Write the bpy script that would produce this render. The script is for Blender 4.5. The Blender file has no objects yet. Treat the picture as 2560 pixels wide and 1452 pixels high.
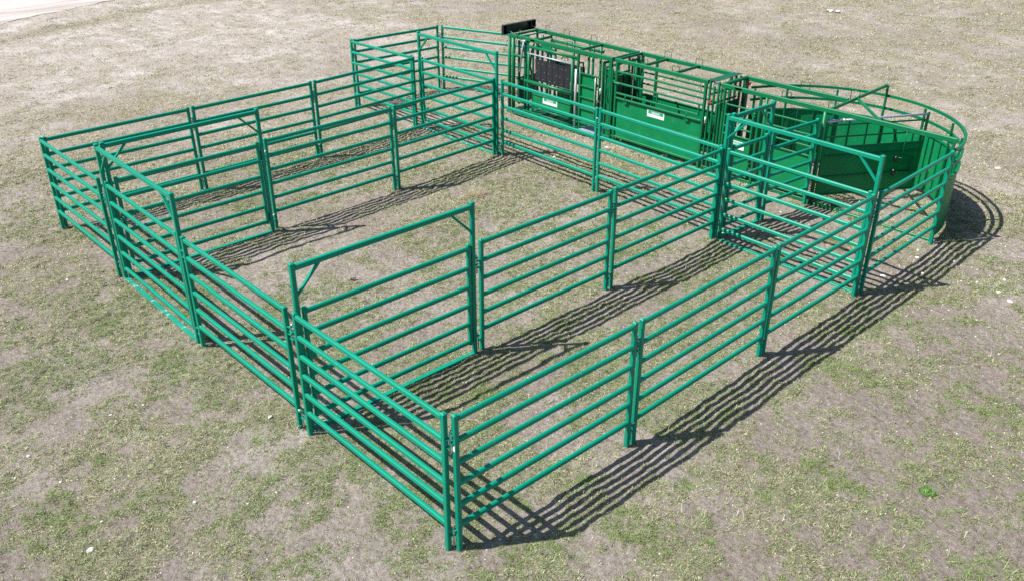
import bpy, math, random
import numpy as np
from mathutils import Vector, Matrix

# ------------------------------------------------------------------ camera, sky, sun, exposure
sc = bpy.context.scene
C = sc.collection
PI = math.pi
R_ = math.radians

cam = bpy.data.cameras.new('camera')
cam.sensor_width = 36.0
cam.lens = 36.0 * 2219.32 / 2560.0
cam.clip_start = 0.1
cam.clip_end = 1000
cam_ob = bpy.data.objects.new('camera', cam)
C.objects.link(cam_ob)
cam_ob.location = (6.018, -4.678, 7.539)
cam_ob.rotation_euler = (1.078914, -0.001712, 0.821859)
sc.camera = cam_ob

SUN_EL = 54.5
SHADOW_AZ = 57.6          # compass direction the shadows fall to, measured from +x towards +y
world = bpy.data.worlds.new('World')
sc.world = world
world.use_nodes = True
wn = world.node_tree.nodes
sky = wn.new('ShaderNodeTexSky')
sky.sky_type = 'NISHITA'
sky.sun_disc = False
sky.sun_elevation = R_(SUN_EL)
# sun stands opposite to the shadows; Nishita rotation is measured clockwise from +y
sun_az = SHADOW_AZ + 180.0
sky.sun_rotation = R_(90.0 - sun_az)
world.node_tree.links.new(sky.outputs[0], wn['Background'].inputs[0])
wn['Background'].inputs[1].default_value = 0.076

sl = bpy.data.lights.new('sun', 'SUN')
sl.energy = 4.5
sl.angle = R_(0.55)
sl.color = (1.0, 0.965, 0.91)
sun = bpy.data.objects.new('sun', sl)
C.objects.link(sun)
dv = Vector((math.cos(R_(SHADOW_AZ)) * math.cos(R_(SUN_EL)), math.sin(R_(SHADOW_AZ)) * math.cos(R_(SUN_EL)), -math.sin(R_(SUN_EL))))
sun.rotation_euler = dv.to_track_quat('-Z', 'Y').to_euler()
sun.location = (-6, -8, 20)

sc.view_settings.view_transform = 'Standard'
sc.view_settings.look = 'None'
sc.view_settings.exposure = 0.63
sc.view_settings.gamma = 1.0
sc.cycles.use_denoising = False

# ------------------------------------------------------------------ materials
def new_mat(name):
    m = bpy.data.materials.new(name)
    m.use_nodes = True
    nt = m.node_tree
    return m, nt, nt.nodes['Principled BSDF']

def node(nt, kind, **kw):
    n = nt.nodes.new(kind)
    for k, v in kw.items():
        setattr(n, k, v)
    return n

def paint(name, col, rough=0.3, dust=0.35, var=0.18, metal=0.0, bump=0.15, dustcol=(0.42, 0.37, 0.32), spec=0.5):
    """gloss paint with slight tone drift, fine dust and small scuffs"""
    m, nt, b = new_mat(name)
    L = nt.links
    tc = node(nt, 'ShaderNodeTexCoord')
    n1 = node(nt, 'ShaderNodeTexNoise'); n1.inputs['Scale'].default_value = 1.7; n1.inputs['Detail'].default_value = 5
    n2 = node(nt, 'ShaderNodeTexNoise'); n2.inputs['Scale'].default_value = 38; n2.inputs['Detail'].default_value = 4
    n3 = node(nt, 'ShaderNodeTexNoise'); n3.inputs['Scale'].default_value = 9; n3.inputs['Detail'].default_value = 6
    for n in (n1, n2, n3):
        L.new(tc.outputs['Object'], n.inputs['Vector'])
    r1 = node(nt, 'ShaderNodeValToRGB')
    r1.color_ramp.elements[0].position = 0.3; r1.color_ramp.elements[1].position = 0.7
    a = [c * (1 - var) for c in col]; d = [min(1, c * (1 + var)) for c in col]
    r1.color_ramp.elements[0].color = (*a, 1); r1.color_ramp.elements[1].color = (*d, 1)
    L.new(n1.outputs['Fac'], r1.inputs['Fac'])
    r2 = node(nt, 'ShaderNodeValToRGB')
    r2.color_ramp.elements[0].position = 0.60; r2.color_ramp.elements[1].position = 0.74
    r2.color_ramp.elements[0].color = (0, 0, 0, 1); r2.color_ramp.elements[1].color = (dust, dust, dust, 1)
    L.new(n3.outputs['Fac'], r2.inputs['Fac'])
    mx = node(nt, 'ShaderNodeMixRGB')
    L.new(r2.outputs['Color'], mx.inputs['Fac']); L.new(r1.outputs['Color'], mx.inputs['Color1'])
    mx.inputs['Color2'].default_value = (*dustcol, 1)
    L.new(mx.outputs['Color'], b.inputs['Base Color'])
    mr = node(nt, 'ShaderNodeMapRange')
    mr.inputs['To Min'].default_value = rough - 0.08; mr.inputs['To Max'].default_value = rough + 0.16
    L.new(n2.outputs['Fac'], mr.inputs['Value']); L.new(mr.outputs['Result'], b.inputs['Roughness'])
    b.inputs['Metallic'].default_value = metal
    b.inputs['Specular IOR Level'].default_value = spec
    bp = node(nt, 'ShaderNodeBump'); bp.inputs['Strength'].default_value = bump; bp.inputs['Distance'].default_value = 0.004
    L.new(n2.outputs['Fac'], bp.inputs['Height']); L.new(bp.outputs['Normal'], b.inputs['Normal'])
    return m

M_TEAL = paint('teal green paint', (0.000, 0.262, 0.165), rough=0.36, dust=0.05, var=0.07, bump=0.03, spec=0.28)
M_GREEN = paint('grass green paint', (0.001, 0.155, 0.058), rough=0.36, dust=0.05, var=0.10, bump=0.05, spec=0.32)
M_SHEET = paint('green sheet paint', (0.001, 0.200, 0.070), rough=0.42, dust=0.07, var=0.14, bump=0.05, spec=0.3)
M_ZINC = paint('zinc plated steel', (0.62, 0.64, 0.66), rough=0.35, dust=0.1, metal=0.6)
M_PIPE = paint('galvanised pipe', (0.42, 0.47, 0.60), rough=0.40, dust=0.1, metal=0.35)
M_BLACK = paint('black rubber slat', (0.022, 0.023, 0.030), rough=0.42, dust=0.05)
M_HOOD = paint('black gloss steel', (0.008, 0.008, 0.012), rough=0.22, dust=0.04)
M_WHITE = paint('white decal film', (0.82, 0.84, 0.83), rough=0.4, dust=0.05, var=0.03)
M_DECAL = paint('green decal ink', (0.0, 0.38, 0.20), rough=0.4, dust=0.02, var=0.03)
M_RED = paint('red plastic cap', (0.5, 0.02, 0.02), rough=0.4, dust=0.05)
M_PLATE = paint('worn green floor plate', (0.02, 0.16, 0.085), rough=0.35, dust=0.5, var=0.3, dustcol=(0.30, 0.33, 0.34))
M_DARKG = paint('dark green paint', (0.002, 0.085, 0.045), rough=0.35, dust=0.08)
M_BARE = paint('scuffed pale sill', (0.01, 0.27, 0.18), rough=0.3, dust=0.95, var=0.2, dustcol=(0.50, 0.58, 0.52))

def rock_mat(name, a, b_):
    m, nt, b = new_mat(name)
    n = node(nt, 'ShaderNodeTexNoise'); n.inputs['Scale'].default_value = 25; n.inputs['Detail'].default_value = 6
    g = node(nt, 'ShaderNodeNewGeometry')
    r = node(nt, 'ShaderNodeValToRGB')
    r.color_ramp.elements[0].color = (*a, 1); r.color_ramp.elements[1].color = (*b_, 1)
    r.color_ramp.elements[0].position = 0.3; r.color_ramp.elements[1].position = 0.6
    mx = node(nt, 'ShaderNodeMath'); mx.operation = 'MULTIPLY_ADD'
    nt.links.new(g.outputs['Random Per Island'], mx.inputs[0]); mx.inputs[1].default_value = 0.5
    nt.links.new(n.outputs['Fac'], mx.inputs[2])
    nt.links.new(mx.outputs[0], r.inputs['Fac'])
    nt.links.new(r.outputs['Color'], b.inputs['Base Color'])
    b.inputs['Roughness'].default_value = 0.9
    return m
M_STONE = rock_mat('pale limestone', (0.38, 0.34, 0.29), (0.62, 0.58, 0.52))
M_PEBBLE = rock_mat('mixed pebbles', (0.26, 0.225, 0.20), (0.72, 0.68, 0.60))

# ------------------------------------------------------------------ numpy noise (for the lie of the land and where grass grows)
def _hash(ix, iy, seed):
    h = (ix.astype(np.int64) * 374761393 + iy.astype(np.int64) * 668265263 + seed * 1442695041) & 0xFFFFFFFF
    h = ((h ^ (h >> 13)) * 1274126177) & 0xFFFFFFFF
    h = (h ^ (h >> 16)) & 0xFFFFFFFF
    return h / 4294967295.0
def vnoise(x, y, s, seed=0):
    x = np.asarray(x, float) / s; y = np.asarray(y, float) / s
    ix = np.floor(x); iy = np.floor(y); fx = x - ix; fy = y - iy
    fx = fx * fx * fx * (fx * (fx * 6 - 15) + 10); fy = fy * fy * fy * (fy * (fy * 6 - 15) + 10)
    a = _hash(ix, iy, seed); b = _hash(ix + 1, iy, seed); c = _hash(ix, iy + 1, seed); d = _hash(ix + 1, iy + 1, seed)
    return (a * (1 - fx) + b * fx) * (1 - fy) + (c * (1 - fx) + d * fx) * fy
def fbm(x, y, s, oct=4, seed=0, gain=0.5):
    x = np.asarray(x, float); y = np.asarray(y, float)
    t = 0; a = 1.0; n = 0
    ca, sa = math.cos(0.7), math.sin(0.7)
    for k in range(oct):
        t = t + a * vnoise(x, y, s, seed + k * 17); n += a
        x, y = ca * x - sa * y + 3.1, sa * x + ca * y - 1.7
        s *= 0.5; a *= gain
    return t / n
def smooth(e0, e1, v):
    t = np.clip((v - e0) / (e1 - e0), 0, 1)
    return t * t * (3 - 2 * t)

ROAD = [(-31.6, -12), (-33.6, 0), (-35.1, 5.2), (-36.7, 8.6), (-37.4, 12), (-38.4, 20), (-41, 40), (-50, 90)]
ry_ = np.array([p[1] for p in ROAD]); rx_ = np.array([p[0] for p in ROAD])
def road_edge(y):
    return np.interp(y, ry_, rx_)
def masks(x, y):
    """grass cover, straw share, pale share (pale dirt, plus distant glare and haze put into the colour)"""
    x = np.asarray(x, float); y = np.asarray(y, float)
    big = fbm(x, y, 3.6, 3, 5)
    mid = fbm(x, y, 1.1, 4, 31, 0.6)
    fin = fbm(x, y, 0.28, 3, 77, 0.6)
    cl = fbm(x, y, 0.62, 3, 131, 0.6)
    g = 0.19 * big + 0.23 * mid + 0.32 * cl + 0.28 * fin - 0.030 * smooth(-2.0, 0.5, x) * smooth(3.6, 1.8, x) * smooth(9, 5, y)
    edge = road_edge(y)
    berm = smooth(-4.6, -3.0, -(x - edge)) * 1.0       # 1 near the road
    near_road = 1 - smooth(0.0, 5.5, x - edge)
    grass = 0.12 + 0.88 * smooth(0.43, 0.585, g)
    dist = np.hypot(x - 6.0, y + 4.7)
    far = smooth(13, 26, dist)
    grass_far = 0.22 * smooth(16, 24, dist) * smooth(-27, -18, x)
    # the field left of the pens is dusty and bare, the field behind them strawy
    bare = smooth(-16, -26, x + 5 * (fbm(x, y, 4.0, 3, 66) - 0.5)) * (1 - smooth(10, 24, y)) * 0.85
    bare = np.maximum(bare, near_road)
    grass = np.clip(grass + grass_far, 0, 1) * (1 - 0.55 * bare)
    straw = np.clip(0.16 + 0.58 * far + 0.9 * (fbm(x, y, 2.2, 3, 99) - 0.5), 0, 1)
    pale = np.clip(0.10 + 0.16 * far + 0.95 * bare + 0.9 * (fbm(x, y, 2.7, 4, 55) - 0.5), 0, 1)  # far term pales the soil with distance: glare and haze put into the colour
    olive = np.exp(-((x - edge - 3.2 - 0.8 * (fbm(x, y, 2.5, 2, 8) - 0.5)) / 0.7) ** 2) * smooth(-12, 0, y)
    grass = np.maximum(grass, olive * 0.85)
    pale = pale * (1 - 0.7 * olive)
    return grass, straw, pale, near_road, olive
def ground_z(x, y):
    x = np.asarray(x, float); y = np.asarray(y, float)
    gr, st, pa, nr, ol = masks(x, y)
    h = 0.034 * (fbm(x, y, 1.6, 3, 11) - 0.55) + 0.042 * (fbm(x, y, 0.42, 3, 13) - 0.5) + 0.020 * (vnoise(x, y, 0.13, 19) - 0.5)
    h = h + gr * 0.022 * (vnoise(x, y, 0.10, 23))
    lump = nr * smooth(0.15, 0.9, x - road_edge(y)) * 0.34 * (fbm(x, y, 0.9, 4, 41) - 0.40)
    rd = smooth(0.0, 1.2, x - road_edge(y))
    z = h * (0.25 + 0.75 * rd) + lump
    return np.where(x < road_edge(y) + 0.02, h * 0.15 - 0.02, z)

# ------------------------------------------------------------------ ground
def spaced(lo, hi, fine_lo, fine_hi, step, grow):
    mid = list(np.arange(fine_lo, fine_hi + step / 2, step))
    a = []; v = mid[0]; s = step
    while v > lo:
        s *= grow; v -= s; a.append(v)
    b = []; v = mid[-1]; s = step
    while v < hi:
        s *= grow; v += s; b.append(v)
    return np.array(a[::-1] + mid + b)
gxs = spaced(-260, 120, -17, 4.5, 0.042, 1.018)
gys = spaced(-60, 260, -4.2, 16, 0.042, 1.018)
GX, GY = np.meshgrid(gxs, gys)
nx, ny = len(gxs), len(gys)
vx = GX.ravel(); vy = GY.ravel()
vz = ground_z(vx, vy)
me = bpy.data.meshes.new('ground')
me.vertices.add(nx * ny)
co = np.stack([vx, vy, vz], 1).astype(np.float32)
me.vertices.foreach_set('co', co.ravel())
ii = (np.arange(ny - 1)[:, None] * nx + np.arange(nx - 1)[None, :]).ravel()
quads = np.stack([ii, ii + 1, ii + nx + 1, ii + nx], 1).astype(np.int32)
nq = len(quads)
me.loops.add(nq * 4); me.polygons.add(nq)
me.loops.foreach_set('vertex_index', quads.ravel())
me.polygons.foreach_set('loop_start', np.arange(0, nq * 4, 4, dtype=np.int32))
me.polygons.foreach_set('use_smooth', np.ones(nq, dtype=bool))
me.update(calc_edges=True)
gr, st, pa, nr, ol = masks(vx, vy)
att = me.attributes.new('cover', 'FLOAT_COLOR', 'POINT')
att.data.foreach_set('color', np.stack([gr, st, pa, ol], 1).astype(np.float32).ravel())

gm, nt, b = new_mat('dry pasture soil')
L = nt.links
at = node(nt, 'ShaderNodeAttribute'); at.attribute_name = 'cover'
sep = node(nt, 'ShaderNodeSeparateColor'); L.new(at.outputs['Color'], sep.inputs['Color'])
tc = node(nt, 'ShaderNodeTexCoord')
def noise(scale, detail=6, rough=0.6, sx=1, sy=1):
    n = node(nt, 'ShaderNodeTexNoise'); n.inputs['Scale'].default_value = scale
    n.inputs['Detail'].default_value = detail; n.inputs['Roughness'].default_value = rough
    mp = node(nt, 'ShaderNodeMapping'); mp.inputs['Scale'].default_value = (sx, sy, 1)
    L.new(tc.outputs['Object'], mp.inputs['Vector']); L.new(mp.outputs['Vector'], n.inputs['Vector'])
    return n
def ramp(src, pts):
    r = node(nt, 'ShaderNodeValToRGB')
    while len(r.color_ramp.elements) < len(pts):
        r.color_ramp.elements.new(0.5)
    for e, (p, c) in zip(r.color_ramp.elements, pts):
        e.position = p; e.color = (*c, 1)
    L.new(src, r.inputs['Fac'])
    return r
def mix(fac, a, b_, mode='MIX'):
    m = node(nt, 'ShaderNodeMixRGB'); m.blend_type = mode
    if isinstance(fac, float): m.inputs['Fac'].default_value = fac
    else: L.new(fac, m.inputs['Fac'])
    L.new(a, m.inputs['Color1'])
    if isinstance(b_, tuple): m.inputs['Color2'].default_value = (*b_, 1)
    else: L.new(b_, m.inputs['Color2'])
    return m
def mathn(op, a, b_, clamp=False):
    m = node(nt, 'ShaderNodeMath'); m.operation = op; m.use_clamp = clamp
    for k, v in enumerate((a, b_)):
        if isinstance(v, (int, float)): m.inputs[k].default_value = v
        else: L.new(v, m.inputs[k])
    return m
n_grain = noise(75, 8, 0.75)
n_mid = noise(14, 6, 0.65)
n_big = noise(1.3, 5, 0.6)
soil = ramp(n_mid.outputs['Fac'], [(0.28, (0.160, 0.120, 0.100)), (0.50, (0.280, 0.231, 0.205)), (0.72, (0.380, 0.328, 0.296))])
pale = ramp(n_mid.outputs['Fac'], [(0.30, (0.260, 0.210, 0.180)), (0.48, (0.435, 0.378, 0.340)), (0.68, (0.62, 0.565, 0.520))])
pf = mathn('MULTIPLY_ADD', n_big.outputs['Fac'], 0.7); L.new(sep.outputs['Blue'], pf.inputs[2]); 
pf2 = mathn('SUBTRACT', pf.outputs[0], 0.35, True)
pf3 = mathn('ADD', pf2.outputs[0], 0.12, True)
base = mix(pf3.outputs[0], soil.outputs['Color'], pale.outputs['Color'])
green = ramp(n_grain.outputs['Fac'], [(0.3, (0.080, 0.082, 0.045)), (0.5, (0.200, 0.205, 0.115)), (0.7, (0.340, 0.345, 0.215))])
strw = ramp(n_grain.outputs['Fac'], [(0.3, (0.120, 0.096, 0.058)), (0.5, (0.320, 0.280, 0.185)), (0.7, (0.56, 0.51, 0.37))])
veg = mix(sep.outputs['Green'], green.outputs['Color'], strw.outputs['Color'])
vf = mathn('MULTIPLY', sep.outputs['Red'], mathn('MULTIPLY_ADD', sep.outputs['Green'], 0.40).outputs[0])
nt.nodes[vf.inputs[1].links[0].from_node.name].inputs[2].default_value = 0.16
nf = ramp(n_grain.outputs['Fac'], [(0.40, (0, 0, 0)), (0.56, (1, 1, 1))])
vf2 = mathn('MULTIPLY_ADD', nf.outputs['Color'], 0.45); L.new(vf.outputs[0], vf2.inputs[2])
vf3 = mathn('MULTIPLY', vf2.outputs[0], mathn('ADD', mathn('MULTIPLY', sep.outputs['Red'], 0.9).outputs[0], 0.22).outputs[0], True)
col = mix(vf3.outputs[0], base.outputs['Color'], veg.outputs['Color'])
n_crust = noise(0.75, 9, 0.78, 1.0, 1.0); n_hum = noise(3.2, 8, 0.78)
crust = ramp(n_crust.outputs['Fac'], [(0.485, (0, 0, 0)), (0.60, (1, 1, 1))])
cf = mathn('MULTIPLY', crust.outputs['Color'], mathn('MULTIPLY', sep.outputs['Blue'], 1.0).outputs[0], True)
col = mix(cf.outputs[0], col.outputs['Color'], (0.58, 0.535, 0.50))
hum = ramp(n_hum.outputs['Fac'], [(0.56, (0, 0, 0)), (0.68, (1, 1, 1))])
hf = mathn('MULTIPLY', hum.outputs['Color'], 0.50, True)
col = mix(hf.outputs[0], col.outputs['Color'], (0.150, 0.112, 0.098))
grain = ramp(n_grain.outputs['Fac'], [(0.34, (0.55, 0.54, 0.53)), (0.5, (1.0, 1.0, 1.0)), (0.66, (1.32, 1.32, 1.32))])
col2 = mix(1.0, col.outputs['Color'], grain.outputs['Color'], 'MULTIPLY')
L.new(col2.outputs['Color'], b.inputs['Base Color'])
b.inputs['Roughness'].default_value = 0.95
b.inputs['Specular IOR Level'].default_value = 0.15
bp = node(nt, 'ShaderNodeBump'); bp.inputs['Strength'].default_value = 0.9; bp.inputs['Distance'].default_value = 0.030
hs = mathn('ADD', n_grain.outputs['Fac'], mathn('MULTIPLY', n_mid.outputs['Fac'], 1.6).outputs[0])
L.new(hs.outputs[0], bp.inputs['Height']); L.new(bp.outputs['Normal'], b.inputs['Normal'])
me.materials.append(gm)
ground = bpy.data.objects.new('ground', me)
C.objects.link(ground)
ground['kind'] = 'structure'

# gravel road crossing behind the far left of the field
rm, nt, b = new_mat('pale gravel road')
L = nt.links
tc = node(nt, 'ShaderNodeTexCoord')
n1 = noise(0.8, 5, 0.6, 2.2, 0.25); n2 = noise(30, 6, 0.7)
c1 = ramp(n1.outputs['Fac'], [(0.35, (0.36, 0.315, 0.285)), (0.6, (0.56, 0.51, 0.475))])
c2 = ramp(n2.outputs['Fac'], [(0.3, (0.8, 0.8, 0.8)), (0.65, (1.1, 1.1, 1.1))])
L.new(mix(1.0, c1.outputs['Color'], c2.outputs['Color'], 'MULTIPLY').outputs['Color'], b.inputs['Base Color'])
b.inputs['Roughness'].default_value = 0.95
me = bpy.data.meshes.new('dirt_road')
vs = []; fs = []
ys = np.arange(-12, 90, 0.6)
for k, y in enumerate(ys):
    e = float(road_edge(y)) + 0.18 * math.sin(y * 1.7) + 0.1 * math.sin(y * 4.1)
    vs += [(e, y, 0.000), (e - 0.5, y, 0.02), (e - 11, y, 0.03), (e - 11.5, y, 0.0)]
    if k:
        for j in range(3):
            a = (k - 1) * 4 + j
            fs.append((a, a + 1, a + 5, a + 4))
me.from_pydata(vs, [], [f[::-1] for f in fs]); me.materials.append(rm)
road = bpy.data.objects.new('dirt_road', me); C.objects.link(road); road['kind'] = 'structure'

# ------------------------------------------------------------------ mesh collecting helpers (all coordinates are world coordinates)
class MB:
    def __init__(s):
        s.v = []; s.f = []; s.sm = []
    def add(s, vs, fs, smooth=False):
        o = len(s.v)
        s.v += [tuple(v) for v in vs]
        s.f += [tuple(i + o for i in f) for f in fs]
        s.sm += [smooth if len(f) == 4 else False for f in fs] if isinstance(smooth, bool) else smooth
        return s
    def sweep(s, p, q, sec, up=(0, 0, 1), smooth=False):
        """straight prism: sec = list of (side, up) offsets"""
        p = Vector(p); q = Vector(q); d = (q - p).normalized(); up = Vector(up)
        if abs(d.dot(up)) > 0.98: up = Vector((0, 1, 0)) if abs(d.y) < 0.9 else Vector((1, 0, 0))
        x = d.cross(up).normalized(); z = x.cross(d).normalized()
        n = len(sec)
        vs = [c + x * a + z * b_ for c in (p, q) for a, b_ in sec]
        fs = [(k, (k + 1) % n, n + (k + 1) % n, n + k) for k in range(n)]
        fs += [tuple(range(n))[::-1], tuple(range(n, 2 * n))]
        return s.add(vs, fs, [smooth] * n + [False, False])
    def bar(s, p, q, w, h=None, c=None, up=(0, 0, 1)):
        """square or flat steel tube with softened corners; h is measured along up"""
        h = w if h is None else h
        c = min(w, h) * 0.16 if c is None else c
        a, b_ = w / 2, h / 2
        sec = [(a, -b_ + c), (a, b_ - c), (a - c, b_), (-a + c, b_), (-a, b_ - c), (-a, -b_ + c), (-a + c, -b_), (a - c, -b_)]
        return s.sweep(p, q, sec, up)
    def tube(s, p, q, r, n=12, ry=None):
        ry = r if ry is None else ry
        sec = [(r * math.cos(2 * PI * k / n), ry * math.sin(2 * PI * k / n)) for k in range(n)]
        return s.sweep(p, q, sec, smooth=True)
    def box(s, a, b_):
        x0, x1 = sorted((a[0], b_[0])); y0, y1 = sorted((a[1], b_[1])); z0, z1 = sorted((a[2], b_[2]))
        vs = [(x, y, z) for x in (x0, x1) for y in (y0, y1) for z in (z0, z1)]
        return s.add(vs, [(0, 1, 3, 2), (4, 6, 7, 5), (0, 4, 5, 1), (2, 3, 7, 6), (0, 2, 6, 4), (1, 5, 7, 3)])
    def path(s, pts, r, n=8, rz=None, closed=False):
        """bent rod through points"""
        rz = r if rz is None else rz
        pts = [Vector(p) for p in pts]; m = len(pts); vs = []
        for k, p in enumerate(pts):
            d = (pts[min(k + 1, m - 1)] - pts[max(k - 1, 0)]).normalized()
            up = Vector((0, 0, 1)) if abs(d.z) < 0.9 else Vector((0, 1, 0)) if abs(d.y) < .7 else Vector((1, 0, 0))
            x = d.cross(up).normalized(); z = x.cross(d).normalized()
            vs += [p + x * r * math.cos(2 * PI * j / n + PI / n) + z * rz * math.sin(2 * PI * j / n + PI / n) for j in range(n)]
        fs = [(k * n + j, k * n + (j + 1) % n, (k + 1) * n + (j + 1) % n, (k + 1) * n + j) for k in range(m - 1) for j in range(n)]
        nf_ = len(fs)
        fs += [tuple(range(n))[::-1], tuple(range((m - 1) * n, m * n))]
        return s.add(vs, fs, [n > 4] * nf_ + [False, False])
    def cap(s, x, y, z, w):
        """slightly domed square post cap"""
        a = w / 2 + 0.0022; t = w / 4
        vs = [(x + i * a, y + j * a, z + k) for k in (-0.012, 0.004) for i, j in ((-1, -1), (1, -1), (1, 1), (-1, 1))]
        vs += [(x + i * t, y + j * t, z + 0.018) for i, j in ((-1, -1), (1, -1), (1, 1), (-1, 1))]
        fs = [(0, 1, 5, 4), (1, 2, 6, 5), (2, 3, 7, 6), (3, 0, 4, 7), (4, 5, 9, 8), (5, 6, 10, 9), (6, 7, 11, 10), (7, 4, 8, 11), (8, 9, 10, 11), (3, 2, 1, 0)]
        return s.add(vs, fs)
    def build(s, name, mat, parent=None, label=None):
        base = parent['_o'] if parent is not None else (0, 0, 0)
        m = bpy.data.meshes.new(name)
        o = Vector(base)
        m.from_pydata([tuple(Vector(v) - o) for v in s.v], [], s.f)
        m.polygons.foreach_set('use_smooth', s.sm)
        m.materials.append(mat)
        m.update()
        ob = bpy.data.objects.new(name, m); C.objects.link(ob)
        if parent is not None:
            ob.parent = parent
            ob['_o'] = base
        if label: ob['label'] = label
        return ob

def thing(name, label, cat, loc, group=None):
    o = bpy.data.objects.new(name, None); C.objects.link(o)
    o.location = loc; o.empty_display_size = 0.2
    o['label'] = label; o['category'] = cat; o['_o'] = tuple(loc)
    if group: o['group'] = group
    return o
def tag(o, label, cat, group=None, kind=None):
    if label: o['label'] = label
    if cat: o['category'] = cat
    if group: o['group'] = group
    if kind: o['kind'] = kind
    return o

rnd = random.Random(4)
POST_W, POST_H = 0.062, 1.93
FEET = []
RAILS = [1.885, 1.588, 1.290, 0.992, 0.692, 0.392]

def hardware(parent, p, q, sticker=False):
    """pinned lugs that tie the post at p to the neighbouring post at q (upper and lower)"""
    p = Vector((p[0], p[1], 0)); q = Vector((q[0], q[1], 0)); d = (q - p); g = d.length; d.normalize(); n = Vector((-d.y, d.x, 0))
    m = p + d * (g * 0.5)
    for zs, ztop, zbot in (((1.66, 1.60, 1.55, 1.49), 1.70, 1.40), ((0.31, 0.22), 0.345, 0.07)):
        for k, z in enumerate(zs):
            own = k % 2 == 0
            a = p if own else q
            dd = d if own else -d
            lug = MB()
            s0 = a + dd * (POST_W / 2 - 0.002)
            e0 = m + dd * 0.012
            lug.add([s0 - n * 0.030 + Vector((0, 0, z)), s0 + n * 0.030 + Vector((0, 0, z)), e0 + n * 0.024 + Vector((0, 0, z)), e0 - n * 0.024 + Vector((0, 0, z)),
                     s0 - n * 0.030 + Vector((0, 0, z + 0.012)), s0 + n * 0.030 + Vector((0, 0, z + 0.012)), e0 + n * 0.024 + Vector((0, 0, z + 0.012)), e0 - n * 0.024 + Vector((0, 0, z + 0.012))],
                    [(3, 2, 1, 0), (4, 5, 6, 7), (0, 1, 5, 4), (1, 2, 6, 5), (2, 3, 7, 6), (3, 0, 4, 7)])
            lug.build('lug', M_TEAL, parent)
        ang = rnd.uniform(0, 2 * PI)
        pin = MB().path([m + Vector((math.cos(ang) * 0.045, math.sin(ang) * 0.045, ztop + 0.012)), m + Vector((math.cos(ang) * 0.012, math.sin(ang) * 0.012, ztop + 0.008)), m + Vector((0, 0, ztop - 0.012)), m + Vector((0, 0, zbot))], 0.0115, 8)
        pin.build('pin', M_ZINC, parent)

def corral_panel(a, b_, label, joint=None, lean=(0, 0), sticker=False, h=POST_H):
    """six rail panel from ground point a to ground point b_"""
    a = Vector((a[0], a[1], 0)); b_ = Vector((b_[0], b_[1], 0)); d = (b_ - a).normalized(); n = Vector((-d.y, d.x, 0))
    mid = (a + b_) / 2
    t = thing('corral_panel', label, 'fence panel', (mid.x, mid.y, 0), 'six rail corral panels of the pens')
    dz = rnd.uniform(-0.012, 0.012)
    for e in (a, b_):
        FEET.append((e.x, e.y))
        tl = Vector((rnd.uniform(-.008, .008), rnd.uniform(-.008, .008), 0))
        m = MB().bar(e + Vector((0, 0, -0.035)), e + tl + Vector((0, 0, h + dz)), POST_W, c=0.007, up=(d.x, d.y, 0))
        o = m.build('post', M_TEAL, t)
        MB().cap(0, 0, 0, POST_W)
        c = MB(); c.cap(0, 0, 0, POST_W)
        rot = Matrix.Rotation(math.atan2(d.y, d.x), 3, 'Z')
        c.v = [tuple(rot @ Vector(v) + e + tl + Vector((0, 0, h + dz))) for v in c.v]
        c.build('post_cap', M_TEAL, o)
    for k, z in enumerate(RAILS):
        sag = rnd.uniform(-.004, .004)
        p = a + d * 0.02 + Vector((0, 0, z + dz + sag)); q = b_ - d * 0.02 + Vector((0, 0, z + dz - sag))
        MB().bar(p, q, 0.054, 0.073, c=0.014).build('rail', M_TEAL, t)
    if joint is not None:
        hardware(t, a, joint)
    if sticker:
        s = MB()
        c0 = a - d * (POST_W / 2 + 0.002) + Vector((0, 0, 1.46))
        s.box(c0 - n * 0.016 - d * 0.001, c0 + n * 0.016 + d * 0.001 + Vector((0, 0, 0.07)))
        s.build('maker_label', M_WHITE, t)
    return t

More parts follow.
